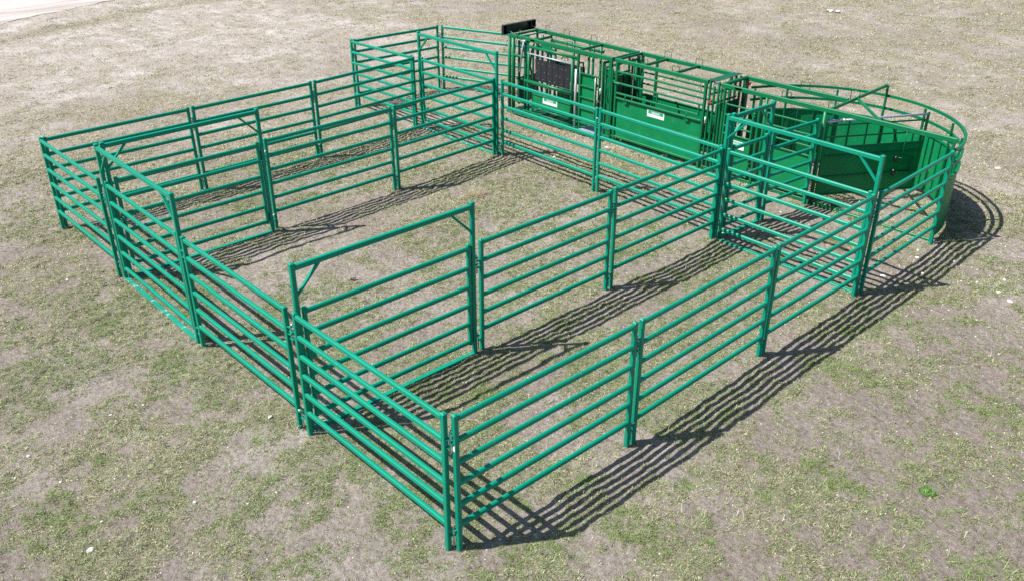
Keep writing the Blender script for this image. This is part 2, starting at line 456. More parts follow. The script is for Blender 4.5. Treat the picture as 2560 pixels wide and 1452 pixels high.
def leaf_gate(parent, a, b_, hinge_end, latch=True, zb=0.22, ztop=1.93):
    """hinged gate leaf with two stiles and six rails; hinge_end 0 = at a, 1 = at b_"""
    a = Vector((a[0], a[1], 0)); b_ = Vector((b_[0], b_[1], 0)); d = (b_ - a).normalized(); n = Vector((-d.y, d.x, 0))
    m = MB()
    for e in (a, b_):
        m.bar(e + Vector((0, 0, zb)), e + Vector((0, 0, ztop)), 0.058, c=0.007, up=(d.x, d.y, 0))
    rot = Matrix.Rotation(math.atan2(d.y, d.x), 3, 'Z')
    for e in (a, b_):
        c = MB(); c.cap(0, 0, 0, 0.058); m.add([rot @ Vector(v) + e + Vector((0, 0, ztop)) for v in c.v], c.f)
    zs = [1.87 - k * (1.87 - zb - 0.05) / 5 for k in range(6)]
    m.bar(a + d * 0.02 + Vector((0, 0, zs[0])), b_ - d * 0.02 + Vector((0, 0, zs[0])), 0.054, 0.073, c=0.014)
    leaf = m.build('gate_leaf', M_TEAL, parent)
    for z in zs[1:]:
        MB().bar(a + d * 0.02 + Vector((0, 0, z)), b_ - d * 0.02 + Vector((0, 0, z)), 0.054, 0.073, c=0.014).build('rail', M_TEAL, leaf)
    e, s = (a, -d) if hinge_end == 0 else (b_, d)
    for z in (1.66, 0.36):
        h = MB().bar(e + s * 0.024 + Vector((0, 0, z + 0.0)), e + s * 0.085 + Vector((0, 0, z + 0.0)), 0.04, 0.035)
        h.tube(e + s * 0.055 + Vector((0, 0, z - 0.09)), e + s * 0.055 + Vector((0, 0, z + 0.09)), 0.018)
        h.build('hinge', M_DARKG, leaf)
    if latch:
        e, s = (b_, d) if hinge_end == 0 else (a, -d)
        l = MB()
        l.bar(e - s * 0.30 + n * 0.045 + Vector((0, 0, 1.17)), e + s * 0.10 + n * 0.045 + Vector((0, 0, 1.17)), 0.022, 0.03)
        l.box(e - s * 0.12 + n * 0.02 + Vector((0, 0, 1.12)), e + s * 0.03 + n * 0.062 + Vector((0, 0, 1.22)))
        l.path([e - s * 0.28 + n * 0.045 + Vector((0, 0, 1.17)), e - s * 0.28 + n * 0.08 + Vector((0, 0, 1.23)), e - s * 0.28 + n * 0.08 + Vector((0, 0, 1.32)), e - s * 0.22 + n * 0.08 + Vector((0, 0, 1.33))], 0.008)
        l.build('latch', M_TEAL, leaf)
    return leaf

def bow_gate(a, b_, label, hinge_end=1, joint=None, scuff=False, beam_w=0.060, H=2.58, sill=True, latch=True):
    a = Vector((a[0], a[1], 0)); b_ = Vector((b_[0], b_[1], 0)); d = (b_ - a).normalized()
    mid = (a + b_) / 2
    t = thing('bow_gate', label, 'gate', (mid.x, mid.y, 0), 'tall framed gates of the pens')
    rot = Matrix.Rotation(math.atan2(d.y, d.x), 3, 'Z')
    for e in (a, b_):
        FEET.append((e.x, e.y))
        o = MB().bar(e + Vector((0, 0, -0.03)), e + Vector((0, 0, H)), 0.068, c=0.009, up=(d.x, d.y, 0)).build('upright', M_TEAL, t)
        c = MB(); c.cap(0, 0, 0, 0.068); c.v = [tuple(rot @ Vector(v) + e + Vector((0, 0, H))) for v in c.v]
        c.build('upright_cap', M_TEAL, o)
    zb = H - 0.060
    MB().bar(a + d * 0.027 + Vector((0, 0, zb)), b_ - d * 0.027 + Vector((0, 0, zb)), beam_w, 0.076, c=0.008).build('header', M_TEAL, t)
    w = min(0.40, (b_ - a).length * 0.35)
    for e, s in ((a, d), (b_, -d)):
        MB().bar(e + s * 0.02 + Vector((0, 0, zb - w)), e + s * w + Vector((0, 0, zb - 0.02)), 0.05, 0.035, up=(0, 0, 1)).build('brace', M_TEAL, t)
    if sill:
        MB().bar(a + d * 0.02 + Vector((0, 0, 0.030)), b_ - d * 0.02 + Vector((0, 0, 0.030)), 0.080, 0.040, c=0.005).build('sill', M_BARE if scuff else M_TEAL, t, 'sill rubbed pale along its top' if scuff else None)
    g = 0.085
    leaf_gate(t, a + d * (g if hinge_end == 0 else 0.10), b_ - d * (g if hinge_end == 1 else 0.10), hinge_end, latch)
    if joint is not None:
        hardware(t, b_, joint)
    return t

# ------------------------------------------------------------------ the pens
# nearest long side
corral_panel((-0.01, 0.115), (0.03, 3.03), 'corral panel running right from the nearest corner post', joint=(-0.11, 0.03), sticker=True)
corral_panel((0.03, 3.155), (-0.01, 6.24), 'middle corral panel of the three along the near right pen side', joint=(0.03, 3.03))
corral_panel((-0.01, 6.355), (-0.005, 9.22), 'corral panel of the near right side that ends at the right tall gate', joint=(-0.01, 6.24))
corral_panel((0.02, 9.44), (-0.045, 12.36), 'rightmost corral panel, reaching the round sheeted pen', joint=(-0.005, 9.22))
# front side, running left from the nearest corner
corral_panel((-0.11, 0.03), (-3.07, 0.0), 'corral panel running left from the nearest corner post')
corral_panel((-3.31, -0.01), (-6.23, -0.03), 'front corral panel between the two tall gates on the front side', joint=(-3.14, 0.0))
bow_gate((-9.40, 0.0), (-6.41, -0.02), 'tall gate in the front left side with pale rubbed sill', hinge_end=1, joint=(-6.23, -0.03), scuff=True)
corral_panel((-9.58, -0.04), (-12.52, -0.05), 'front corral panel ending at the far left corner', joint=(-9.46, 0.0))
# far left side
corral_panel((-12.57, 0.03), (-12.55, 3.0), 'back left corral panel starting at the far left corner', joint=(-12.52, -0.05))
corral_panel((-12.56, 3.12), (-12.60, 6.08), 'middle corral panel of the three along the back left side', joint=(-12.55, 3.0))
corral_panel((-12.61, 6.20), (-12.88, 9.36), 'back left corral panel ending at the small rear pen', joint=(-12.60, 6.08))
# inner line on the left
bow_gate((-9.42, 0.10), (-9.43, 3.03), 'tall inner gate standing behind the front left tall gate', hinge_end=1, joint=(-9.54, 3.18))
corral_panel((-9.54, 3.18), (-9.62, 6.24), 'inner left corral panel next to the tall inner gate')
corral_panel((-9.63, 6.37), (-9.82, 9.44), 'inner left corral panel ending at the back line', joint=(-9.62, 6.24))
# inner line on the right
bow_gate((-3.135, 0.07), (-3.12, 3.03), 'tall gate in the middle of the picture, nearest to the camera', hinge_end=1, joint=(-3.14, 3.20))
corral_panel((-3.14, 3.20), (-3.13, 6.13), 'inner right corral panel beside the nearest tall gate')
corral_panel((-3.14, 6.28), (-3.125, 9.30), 'inner right corral panel ending at the back line', joint=(-3.13, 6.13))
# back line
corral_panel((-15.64, 9.27), (-13.00, 9.38), 'corral panel on the near side of the small rear pen')
bow_gate((-12.76, 9.48), (-9.76, 9.50), 'tall gate of the back line farthest from the camera', hinge_end=1, joint=(-9.64, 9.57), scuff=True)
corral_panel((-9.64, 9.57), (-6.53, 9.52), 'back line corral panel in front of the black slatted chute')
corral_panel((-6.41, 9.52), (-3.21, 9.40), 'back line corral panel in front of the wide green sheeted alley', joint=(-6.53, 9.52))
bow_gate((-3.10, 9.38), (-0.03, 9.32), 'wide tall gate of the back line at the right, before the round pen', hinge_end=1)
bow_gate((-3.07, 9.50), (-3.01, 10.76), 'narrow walk through gate with short header', hinge_end=1, sill=True, latch=False)
corral_panel((-2.99, 10.90), (-2.85, 12.33), 'short corral panel between the narrow gate and the hinge post', joint=(-3.01, 10.76))
# small rear pen
corral_panel((-15.66, 9.40), (-15.55, 12.30), 'farthest corral panel at the end of the small rear pen', joint=(-15.64, 9.27))
corral_panel((-15.46, 12.42), (-12.75, 13.42), 'slanting corral panel leading to the black hooded chute front', joint=(-15.55, 12.30))

# ------------------------------------------------------------------ decals
def lettering(parent, text, size, origin, mat):
    cu = bpy.data.curves.new('lettering', 'FONT')
    cu.body = text; cu.size = size; cu.align_x = 'CENTER'; cu.align_y = 'CENTER'; cu.extrude = 0.0008; cu.offset = 0.0012
    tmp = bpy.data.objects.new('tmp_text', cu); C.objects.link(tmp)
    dg = bpy.context.evaluated_depsgraph_get(); dg.update()
    m = bpy.data.meshes.new_from_object(tmp.evaluated_get(dg))
    bpy.data.objects.remove(tmp)
    base = Vector(parent['_o'])
    rot = Matrix.Rotation(PI / 2, 4, 'X')
    m.transform(Matrix.Translation(Vector(origin) - base) @ rot)
    m.materials.clear(); m.materials.append(mat)
    o = bpy.data.objects.new('lettering', m); C.objects.link(o)
    o.parent = parent; o['_o'] = parent['_o']
    return o
def decal(parent, x0, x1, z0, z1, y):
    d = MB().box((x0, y - 0.003, z0), (x1, y, z1)).build('decal', M_WHITE, parent, 'white decal with green band and white word')
    h = z1 - z0; w = x1 - x0
    MB().box((x0 + w * 0.065, y - 0.006, z0 + h * 0.48), (x1 - w * 0.065, y - 0.0028, z1 - h * 0.11)).build('band', M_DECAL, d)
    lettering(d, 'lakeland', h * 0.43, ((x0 + x1) / 2, y - 0.008, z0 + h * 0.69), M_WHITE)
    return d

YN, YF = 12.45, 13.45
def hook(parent, x, y, w=0.20, axis='x', z=2.16, mat=M_DARKG):
    p = (lambda s, zz: (x + s * w / 2, y, zz)) if axis == 'x' else (lambda s, zz: (x, y + s * w / 2, zz))
    MB().path([p(-1, z - 0.10), p(-1, z + 0.125), p(-0.9, z + 0.145), p(0.9, z + 0.145), p(1, z + 0.125), p(1, z - 0.10)], 0.0075, 6).build('lifting_loop', mat, parent)

def vpost(parent, x, y, z0, z1, w=0.056, mat=M_GREEN, name='post'):
    return MB().bar((x, y, z0), (x, y, z1), w, c=0.006, up=(0, 1, 0)).build(name, mat, parent)
def rpost(parent, x, y, z0, z1, r=0.028, mat=M_GREEN, name='post'):
    return MB().tube((x, y, z0), (x, y, z1), r).build(name, mat, parent)
def xbar(parent, x0, x1, y, z, w=0.05, h=0.05, mat=M_GREEN, name='rail'):
    return MB().bar((x0, y, z), (x1, y, z), w, h).build(name, mat, parent)
def xtube(parent, x0, x1, y, z, r=0.024, mat=M_GREEN, name='rail'):
    return MB().tube((x0, y, z), (x1, y, z), r).build(name, mat, parent)
def ybar(parent, x, y0, y1, z, w=0.05, h=0.05, mat=M_GREEN, name='rail'):
    return MB().bar((x, y0, z), (x, y1, z), w, h).build(name, mat, parent)

# ------------------------------------------------------------------ squeeze chute
S = thing('squeeze_chute', 'green squeeze chute with black slatted sides at the far end of the alley', 'cattle chute', (-10.5, 12.95, 0))
for y in (YN, YF):
    xbar(S, -12.46, -8.66, y, 2.112, 0.062, 0.105, name='top_beam')
ybar(S, -12.40, YN + 0.03, YF - 0.03, 2.118, 0.06, 0.06, name='crossbeam')
MB().tube((-12.08, YN + 0.02, 2.13), (-12.03, YF - 0.02, 2.13), 0.02).build('crossbeam', M_GREEN, S)
MB().tube((-11.80, YN + 0.03, 2.03), (-11.80, YF - 0.03, 2.03), 0.035).build('crossbeam', M_GREEN, S)
ybar(S, -9.90, YN + 0.03, YF - 0.03, 2.118, 0.05, 0.06, name='crossbeam')
ybar(S, -8.69, YN + 0.03, YF - 0.03, 2.118, 0.05, 0.07, name='crossbeam')
# near side uprights
rpost(S, -12.47, YN - 0.02, -0.01, 2.06, 0.050)
rpost(S, -12.33, YN, 0.03, 2.06, 0.055)
vpost(S, -12.20, YN + 0.10, 0.2, 1.95, 0.06, M_DARKG)
rpost(S, -11.84, YN, 0.10, 2.05, 0.042)
rpost(S, -11.71, YN, 0.10, 1.78, 0.032)
vpost(S, -11.60, YN + 0.06, 0.12, 1.95, 0.045, M_DARKG)
rpost(S, -10.05, YN, 0.12, 1.88, 0.040)
vpost(S, -9.84, YN, 1.62, 2.07, 0.06)
rpost(S, -9.79, YN + 0.03, 0.02, 1.72, 0.035, M_DARKG)
rpost(S, -9.89, YN - 0.02, 0.04, 1.64, 0.034, M_ZINC, 'roller')
vpost(S, -9.73, YN, 0.03, 1.62, 0.05)
vpost(S, -8.70, YN, 0.02, 2.06, 0.065)
# far side uprights
for x, z1, mt in ((-12.40, 2.07, M_GREEN), (-12.18, 2.0, M_DARKG), (-11.84, 2.05, M_GREEN), (-11.66, 1.8, M_GREEN), (-10.95, 2.05, M_GREEN), (-10.38, 2.05, M_GREEN), (-10.22, 2.05, M_GREEN), (-9.95, 2.07, M_GREEN), (-9.80, 1.7, M_DARKG), (-9.3, 1.9, M_GREEN), (-8.70, 2.07, M_GREEN)):
    rpost(S, x, YF, 0.02, z1, 0.035, mt)
for y, sgn in ((YN, 1), (YF, -1)):
    xtube(S, -11.84, -9.86, y, 1.925, 0.040, name='rail')
    xtube(S, -11.76, -10.07, y + 0.0 * sgn, 1.735, 0.020, M_PIPE if sgn > 0 else M_GREEN, name='rail')
    xtube(S, -11.84, -10.05, y - 0.015 * sgn, 0.965, 0.047, name='rail')
    # rubber slats bolted between the rails
    n = 6; x0, x1 = -11.50, -10.17; w = (x1 - x0) / n
    for k in range(n):
        xa = x0 + k * w + 0.003; xb = xa + w - 0.007
        yy = (y + 0.045) if sgn > 0 else 13.08
        zt = 1.62 if sgn > 0 else 1.52
        sl_ = MB().bar((( xa + xb) / 2, yy + 0.02 * sgn, 1.02), ((xa + xb) / 2, yy, zt), xb - xa, 0.018, c=0.004, up=(0, 1, 0)).build('slat', M_BLACK, S)
        bt = MB()
        for j, zz in enumerate((1.52, 1.30, 1.10)):
            fx = (0.3, 0.7, 0.4)[j] if k % 2 else (0.65, 0.35, 0.6)[j]
            px_ = xa + (xb - xa) * fx; py_ = yy - (0.012 if sgn > 0 else -0.012) + 0.02 * sgn * (1.60 - zz) / 0.58
            bt.tube((px_, py_, zz), (px_, py_ - 0.006 * sgn, zz), 0.009, 8)
        bt.build('bolt', M_ZINC, sl_)
        if k % 2 == 0:
            MB().path([(xa + 0.02, yy + 0.02 * sgn, 1.60), (xa + 0.04, yy + 0.02 * sgn, 1.66), (xb + 0.02, yy + 0.02 * sgn, 1.665), (xb + 0.05, yy + 0.02 * sgn, 1.60)], 0.016, 8).build('slat_hanger', M_GREEN, S)
    # slanting drop rods
    for k in range(7 if sgn > 0 else 0):
        x = -11.42 + k * 0.19
        MB().path([(x, y - 0.01 * sgn, 0.90), (x - 0.01, y + 0.02 * sgn, 0.84), (x - 0.03, y + 0.08 * sgn, 0.64)], 0.014, 8).build('drop_rod', M_PLATE, S)
    xtube(S, -11.58, -10.10, y - 0.01 * sgn, 0.915, 0.010, M_PIPE, 'rail')
    pn = MB().box((-11.54, y + 0.012 * sgn, 0.29), (-10.08, y + 0.018 * sgn, 0.63)).build('side_panel', M_SHEET, S)
    MB().bar((-11.54, y + 0.01 * sgn, 0.64), (-10.08, y + 0.01 * sgn, 0.64), 0.04, 0.03).build('panel_lip', M_GREEN, pn)
    xtube(S, -11.57, -10.10, y, 0.25, 0.022, name='foot_rail')
    xtube(S, -11.84, -10.02, y - 0.10 * sgn, 0.14, 0.022, name='foot_rail')
    if sgn > 0:
        decal(pn, -11.14, -10.58, 0.455, 0.635 - 0.012, y + 0.010)
# palpation door at the tail end, near side
dr = MB()
for p, q in (((-9.72, 0.27), (-9.72, 1.58)), ((-9.17, 0.27), (-9.17, 1.58))):
    dr.bar((p[0], YN - 0.03, p[1]), (q[0], YN - 0.03, q[1]), 0.045, up=(0, 1, 0))
door = dr.box((-9.72, YN - 0.005, 0.26), (-9.17, YN + 0.0, 1.56)).build('side_door', M_SHEET, S)
for z in (1.58, 1.26, 0.955, 0.65, 0.27):
    xbar(door, -9.70, -9.00 if z < 1.5 else -9.02, YN - 0.032, z, 0.03, 0.04, name='rib')
MB().tube((-9.16, YN - 0.08, 0.52), (-9.15, YN - 0.08, 1.56), 0.011).build('latch_rod', M_ZINC, S)
for y in (YF,):
    MB().box((-9.72, y - 0.01, 0.30), (-9.0, y, 1.50)).build('side_door', M_SHEET, S)
# levers, cords and small fittings near the head
MB().path([(-11.84, YN - 0.07, 2.07), (-11.87, YN - 0.10, 1.80), (-11.93, YN - 0.13, 1.25)], 0.022, 10).build('lever', M_PIPE, S, 'long galvanised lever')
MB().path([(-11.93, YN - 0.13, 1.25), (-11.97, YN - 0.14, 0.98)], 0.024, 10).build('lever_grip', M_HOOD, S)
MB().tube((-11.92, YN - 0.07, 2.04), (-11.76, YN - 0.07, 2.07), 0.035).build('lever_boss', M_ZINC, S)
MB().path([(-12.45, YN - 0.04, 2.03), (-12.52, YN - 0.06, 1.96), (-12.60, YN - 0.07, 1.75), (-12.65, YN - 0.07, 1.62)], 0.008, 6).build('pull_cord', M_DARKG, S)
MB().path([(-12.12, YN - 0.03, 2.22), (-12.16, YN - 0.04, 2.0), (-12.22, YN - 0.05, 1.72)], 0.008, 6).build('pull_cord', M_DARKG, S)
MB().box((-11.62, YN - 0.031, 2.09), (-11.47, YN - 0.0285, 2.135)).build('maker_label', M_WHITE, S)
hook(S, -12.05, YN, 0.12); hook(S, -11.25, YF); hook(S, -10.22, YF); hook(S, -10.16, YN); hook(S, -12.0, YF, 0.12)
for z, x0, x1 in ((1.60, -12.30, -11.86), (0.31, -12.28, -11.90), (0.98, -11.98, -11.72)):
    xtube(S, x0, x1, YN - 0.02, z, 0.030, name='rail')
# head gate: two curved doors between the front posts
hg = MB()
hg.box((-12.27, YN + 0.10, 0.22), (-12.245, YN + 0.42, 0.93)); hg.box((-12.27, YF - 0.42, 0.22), (-12.245, YF - 0.10, 0.93))
for y0, s in ((YN + 0.34, 1), (YF - 0.34, -1)):
    hg.path([(-12.25, y0, 0.9), (-12.25, y0 + 0.09 * s, 1.2), (-12.25, y0 + 0.02 * s, 1.6), (-12.25, y0 - 0.12 * s, 1.95)], 0.028, 10)
    hg.bar((-12.25, y0 - 0.20 * s, 0.2), (-12.25, y0 - 0.20 * s, 1.98), 0.05, up=(0, 1, 0))
hg.bar((-12.25, YN + 0.05, 0.93), (-12.25, YF - 0.05, 0.93), 0.03, 0.04)
hg.build('head_gate', M_DARKG, S)
for y in (YN + 0.30, YF - 0.30):
    MB().bar((-11.66, y, 0.15), (-11.66, y, 1.95), 0.06, up=(0, 1, 0)).build('neck_bar', M_DARKG, S)
ybar(S, -11.66, YN + 0.06, YF - 0.06, 1.88, 0.05, 0.04, M_DARKG, 'crossbeam')
MB().add([(-11.45, YN + 0.10, 1.95), (-11.05, YN + 0.10, 1.78), (-11.05, YN + 0.45, 1.78), (-11.45, YN + 0.45, 1.95), (-11.45, YN + 0.10, 1.955), (-11.05, YN + 0.10, 1.785), (-11.05, YN + 0.45, 1.785), (-11.45, YN + 0.45, 1.955)],
         [(3, 2, 1, 0), (4, 5, 6, 7), (0, 1, 5, 4), (1, 2, 6, 5), (2, 3, 7, 6), (3, 0, 4, 7)]).build('control_plate', M_GREEN, S)
xtube(S, -10.9, -9.9, YF - 0.12, 1.80, 0.025, name='rail')
MB().path([(-9.99, YN + 0.1, 1.62), (-9.96, YN + 0.12, 1.78), (-9.80, YN + 0.14, 1.80), (-9.76, YN + 0.14, 1.55)], 0.03, 10).build('slat_hanger', M_GREEN, S)
# floor
fl = MB().box((-12.35, 12.16, 0.035), (-9.80, 13.50, 0.055)).build('floor_plate', M_PLATE, S)
MB().box((-9.80, 12.20, 0.030), (-8.70, 13.50, 0.050)).build('floor_plate', M_PLATE, S)
MB().box((-9.72, 12.40, 0.051), (-9.0, 12.95, 0.075)).build('tread_plate', M_PIPE, S)
for k in range(9):
    x = -12.1 + k * 0.40
    MB().bar((x, 12.17, 0.064), (x + 0.05, 13.4, 0.064), 0.022, 0.018).build('tread_bar', M_DARKG, fl)
for x in (-10.52, -12.05):
    MB().tube((x, 12.27, 0.05), (x, 12.27, 0.17), 0.035).build('foot_socket', M_GREEN, S)

# black hooded panel hanging on the chute front
hd = thing('head_panel', 'long black glossy steel trough mounted on the front of the slatted chute', 'steel panel', (-12.62, 12.9, 2.15))
HX, hy0, hy1, hz0, hz1 = -12.62, 12.27, 13.52, 2.13, 2.385
MB().box((HX - 0.008, hy0, hz0), (HX, hy1, hz1)).build('back_plate', M_HOOD, hd)
MB().box((HX + 0.0005, hy0, hz1 - 0.012), (HX + 0.085, hy1, hz1)).build('flange', M_HOOD, hd)
MB().box((HX + 0.0005, hy0, hz0), (HX + 0.085, hy1, hz0 + 0.012)).build('flange', M_HOOD, hd)
for y in (hy0, hy0 + 0.11, hy1 - 0.18, hy1 - 0.012):
    MB().box((HX + 0.0005, y, hz0 + 0.0125), (HX + 0.08, y + 0.012, hz1 - 0.0125)).build('end_plate', M_HOOD, hd)
for y in (hy0 + 0.2, hy1 - 0.12):
    MB().path([(HX + 0.02, y, 2.24), (HX + 0.12, y + 0.01, 2.20), (-12.36, y + 0.02, 2.165)], 0.008, 6).build('stay_rod', M_ZINC, hd)

# ------------------------------------------------------------------ sliding gates between the alley sections
def sliding_gate(xs, label, top, plate):
    x0, x1 = min(xs), max(xs)
    G = thing('sliding_gate', label, 'sliding gate', ((x0 + x1) / 2, 12.95, 0))
    for k, x in enumerate(xs):
        vpost(G, x, YN - 0.015 * (k % 2), 0.0, top - 0.12 * (k % 2), 0.045)
        vpost(G, x, YF + 0.02, 0.0, top - 0.06, 0.05, M_DARKG)
    for x in (x0, x1):
        ybar(G, x, YN + 0.02, YF, top - 0.03, 0.045, 0.06, M_GREEN, 'top_bar')
    if plate:
        MB().box((x0 + 0.03, YN - 0.02, top + 0.001), (x0 + 0.17, YF + 0.03, top + 0.008)).build('top_plate', M_DARKG, G)
    for z in (1.86, 1.62):
        ybar(G, x0 + 0.06, YN - 0.02, YF, z, 0.04, 0.045, M_DARKG, 'track')
    d = MB().box(((x0 + x1) / 2 - 0.01, YN + 0.06, 0.22), ((x0 + x1) / 2 + 0.01, YF - 0.06, 1.60)).build('gate_sheet', M_DARKG, G)
    for k in range(4):
        y = YN + 0.14 + k * 0.24
        vpost(d, (x0 + x1) / 2 + 0.03, y, 0.25, 1.58, 0.03, M_DARKG, 'rib')
    MB().path([((x0 + x1) / 2 - 0.05, YN - 0.05, 1.60), ((x0 + x1) / 2 + 0.02, YN - 0.06, 1.35), ((x0 + x1) / 2 + 0.08, YN - 0.05, 1.0)], 0.010, 6).build('pull_cord', M_DARKG, G)
    MB().tube((x0, YN - 0.075, 1.20), (x0, YN - 0.075, 1.32), 0.018).build('handle', M_WHITE, G)
    MB().tube((x0, YN - 0.075, 0.98), (x0, YN - 0.075, 1.20), 0.020).build('handle_sleeve', M_HOOD, G)
    for z in (0.30, 0.10):
        xbar(G, x0, x1, YN - 0.03, z, 0.03, 0.05, name='tie_bar')
    return G
g1 = sliding_gate([-8.97, -8.85, -8.76, -8.63], 'sliding gate between the black slatted chute and the wide sheeted alley', 2.0, False)
g2 = sliding_gate([-5.68, -5.55, -5.44, -5.35], 'sliding gate between the wide sheeted alley and the round pen alley', 2.17, True)
MB().tube((-5.60, YN - 0.02, 1.70), (-5.60, YN - 0.09, 1.70), 0.03).build('red_cap', M_RED, g2)
MB().tube((-5.30, YF - 0.05, 2.0), (-5.24, YF - 0.05, 2.0), 0.04).build('red_cap', M_RED, g2)
xtube(g2, -5.62, -5.36, YN + 0.05, 2.10, 0.03, M_PIPE, 'roller')

# ------------------------------------------------------------------ holding alley
A = thing('holding_alley', 'middle alley section with tall green side sheet and open rails above', 'cattle alley', (-7.15, 12.95, 0))
for y in (YN, YF):
    xbar(A, -8.57, -5.74, y, 2.118, 0.062, 0.100, name='top_beam')
for x in (-8.54, -7.70, -6.74, -5.77):
    ybar(A, x, YN + 0.03, YF - 0.03, 2.128, 0.05, 0.062, name='crossbeam')
for x, y in ((-8.51, YN), (-5.80, YN), (-8.51, YF), (-5.80, YF), (-8.04, YF)):
    vpost(A, x, y, 0.0, 2.08, 0.064 if y == YF else 0.062)
vpost(A, -8.62, YF - 0.02, 0.0, 2.06, 0.06, M_DARKG)
# near side: sheet, folding rail gate above it
sh = MB().box((-8.48, YN + 0.012, 0.14), (-5.83, YN + 0.020, 1.14)).build('side_sheet', M_SHEET, A)
decal(sh, -7.465, -6.93, 0.925, 1.10, YN + 0.010)
xbar(sh, -8.48, -5.83, YN - 0.008, 0.745, 0.036, 0.030, name='rib')
xbar(sh, -8.48, -5.83, YN - 0.012, 0.165, 0.05, 0.055, name='rib')
xbar(sh, -8.48, -5.83, YN - 0.014, 1.180, 0.06, 0.045, name='rib')
xbar(A, -8.48, -5.83, YN, 1.845, 0.045, 0.046, name='rail')
xbar(A, -8.50, -5.82, YN - 0.015, 1.560, 0.045, 0.046, name='rail')
xbar(A, -8.47, -5.92, YN - 0.015, 1.305, 0.045, 0.046, name='rail')
vpost(A, -7.18, YN - 0.015, 1.305, 1.56, 0.04, name='upright')
vpost(A, -5.93, YN - 0.015, 1.29, 1.56, 0.035, name='upright')
for x in (-8.16, -6.25):
    MB().box((x - 0.07, YN - 0.06, 1.165), (x + 0.07, YN - 0.015, 1.185)).tube((x, YN - 0.035, 1.17), (x, YN - 0.035, 1.29), 0.014).box((x - 0.06, YN - 0.04, 1.085), (x + 0.07, YN - 0.033, 1.165)).build('hinge_bracket', M_GREEN, A)
MB().path([(-8.56, YN - 0.05, 1.62), (-8.50, YN - 0.06, 1.56), (-8.38, YN - 0.055, 1.56), (-8.34, YN - 0.05, 1.55)], 0.022, 8).build('latch', M_GREEN, A)
# far side
fs_ = MB().box((-8.46, YF - 0.008, 0.12), (-5.83, YF, 1.10)).build('side_sheet', M_SHEET, A)
xbar(fs_, -8.46, -5.83, YF - 0.02, 1.11, 0.04, 0.03, name='rib')
xbar(A, -8.46, -5.83, YF, 1.66, 0.035, 0.045, name='rail')
xbar(A, -8.46, -5.83, YF, 1.37, 0.035, 0.045, name='rail')
MB().path([(-8.42, YF - 0.25, 1.15), (-8.42, YF - 0.25, 1.86), (-8.36, YF - 0.24, 1.92), (-8.22, YF - 0.15, 1.90), (-8.20, YF - 0.1, 1.86)], 0.045, 10).build('gate_arm', M_GREEN, A)
for x in (-8.36, -8.26):
    vpost(A, x, YF - 0.28, 0.12, 1.72, 0.05, M_GREEN, 'upright')
vpost(A, -8.30, YN + 0.35, 0.15, 1.7, 0.04, M_DARKG, 'upright')
for x, z in ((-6.60, 1.72), (-6.35, 1.45), (-6.1, 1.25)):
    MB().path([(x - 0.02, YF - 0.06, z + 0.06), (x + 0.02, YF - 0.10, z), (x + 0.03, YF - 0.10, z - 0.10), (x + 0.06, YF - 0.08, z - 0.16)], 0.010, 6).build('chain', M_ZINC, A)
hook(A, -7.72, YF); hook(A, -6.76, YF); hook(A, -7.66, YN); hook(A, -6.70, YN)
MB().box((-8.45, 12.50, 0.0), (-5.85, 12.53, 0.06)).build('ground_angle', M_GREEN, A)

# ------------------------------------------------------------------ round crowding pen with its short alley
T = thing('crowding_tub', 'round crowding pen with curved green sheet wall and sweep gate at the right', 'cattle pen', (-2.75, 12.5, 0))
xbar(T, -5.36, -0.045, YN, 2.118, 0.062, 0.100, name='top_beam')
xbar(T, -5.36, -2.80, YF - 0.03, 2.118, 0.062, 0.100, name='top_beam')
ybar(T, -5.33, YN + 0.03, YF - 0.06, 2.128, 0.05, 0.062, name='crossbeam')
MB().bar((-2.70, YN + 0.03, 2.128), (-2.80, 15.17, 2.128), 0.055, 0.062).build('crossbeam', M_GREEN, T)
MB().bar((-2.75, 13.72, 2.124), (-1.58, YN + 0.03, 2.124), 0.05, 0.056).build('diagonal_beam', M_GREEN, T)
for x, z0, w in ((-5.27, 0, 0.055), (-4.32, 0, 0.055)):
    vpost(T, x, YN, z0, 2.08, w)
rpost(T, -4.17, YN - 0.01, 0.0, 2.08, 0.036)
vpost(T, -5.36, YF - 0.03, 0.0, 2.08, 0.09, M_DARKG)
rpost(T, -2.77, YN, 0.0, 2.08, 0.042)
rpost(T, -2.90, YN - 0.01, 0.1, 1.70, 0.026, M_DARKG)
vpost(T, -0.09, YN, 0.0, 2.08, 0.055)
# ground sill, notched beside the sweep gate post
xbar(T, -5.3, -2.78, YN + 0.02, 0.045, 0.05, 0.08, name='ground_sill')
xbar(T, -1.95, -0.10, YN + 0.02, 0.035, 0.06, 0.06, name='ground_sill')
nt_ = MB().bar((-2.78, YN + 0.02, 0.028), (-1.95, YN + 0.02, 0.028), 0.05, 0.04)
for k in range(6):
    nt_.box((-2.66 + k * 0.125, YN - 0.008, 0.040), (-2.60 + k * 0.125, YN + 0.048, 0.105))
nt_.build('ratchet_bar', M_GREEN, T)
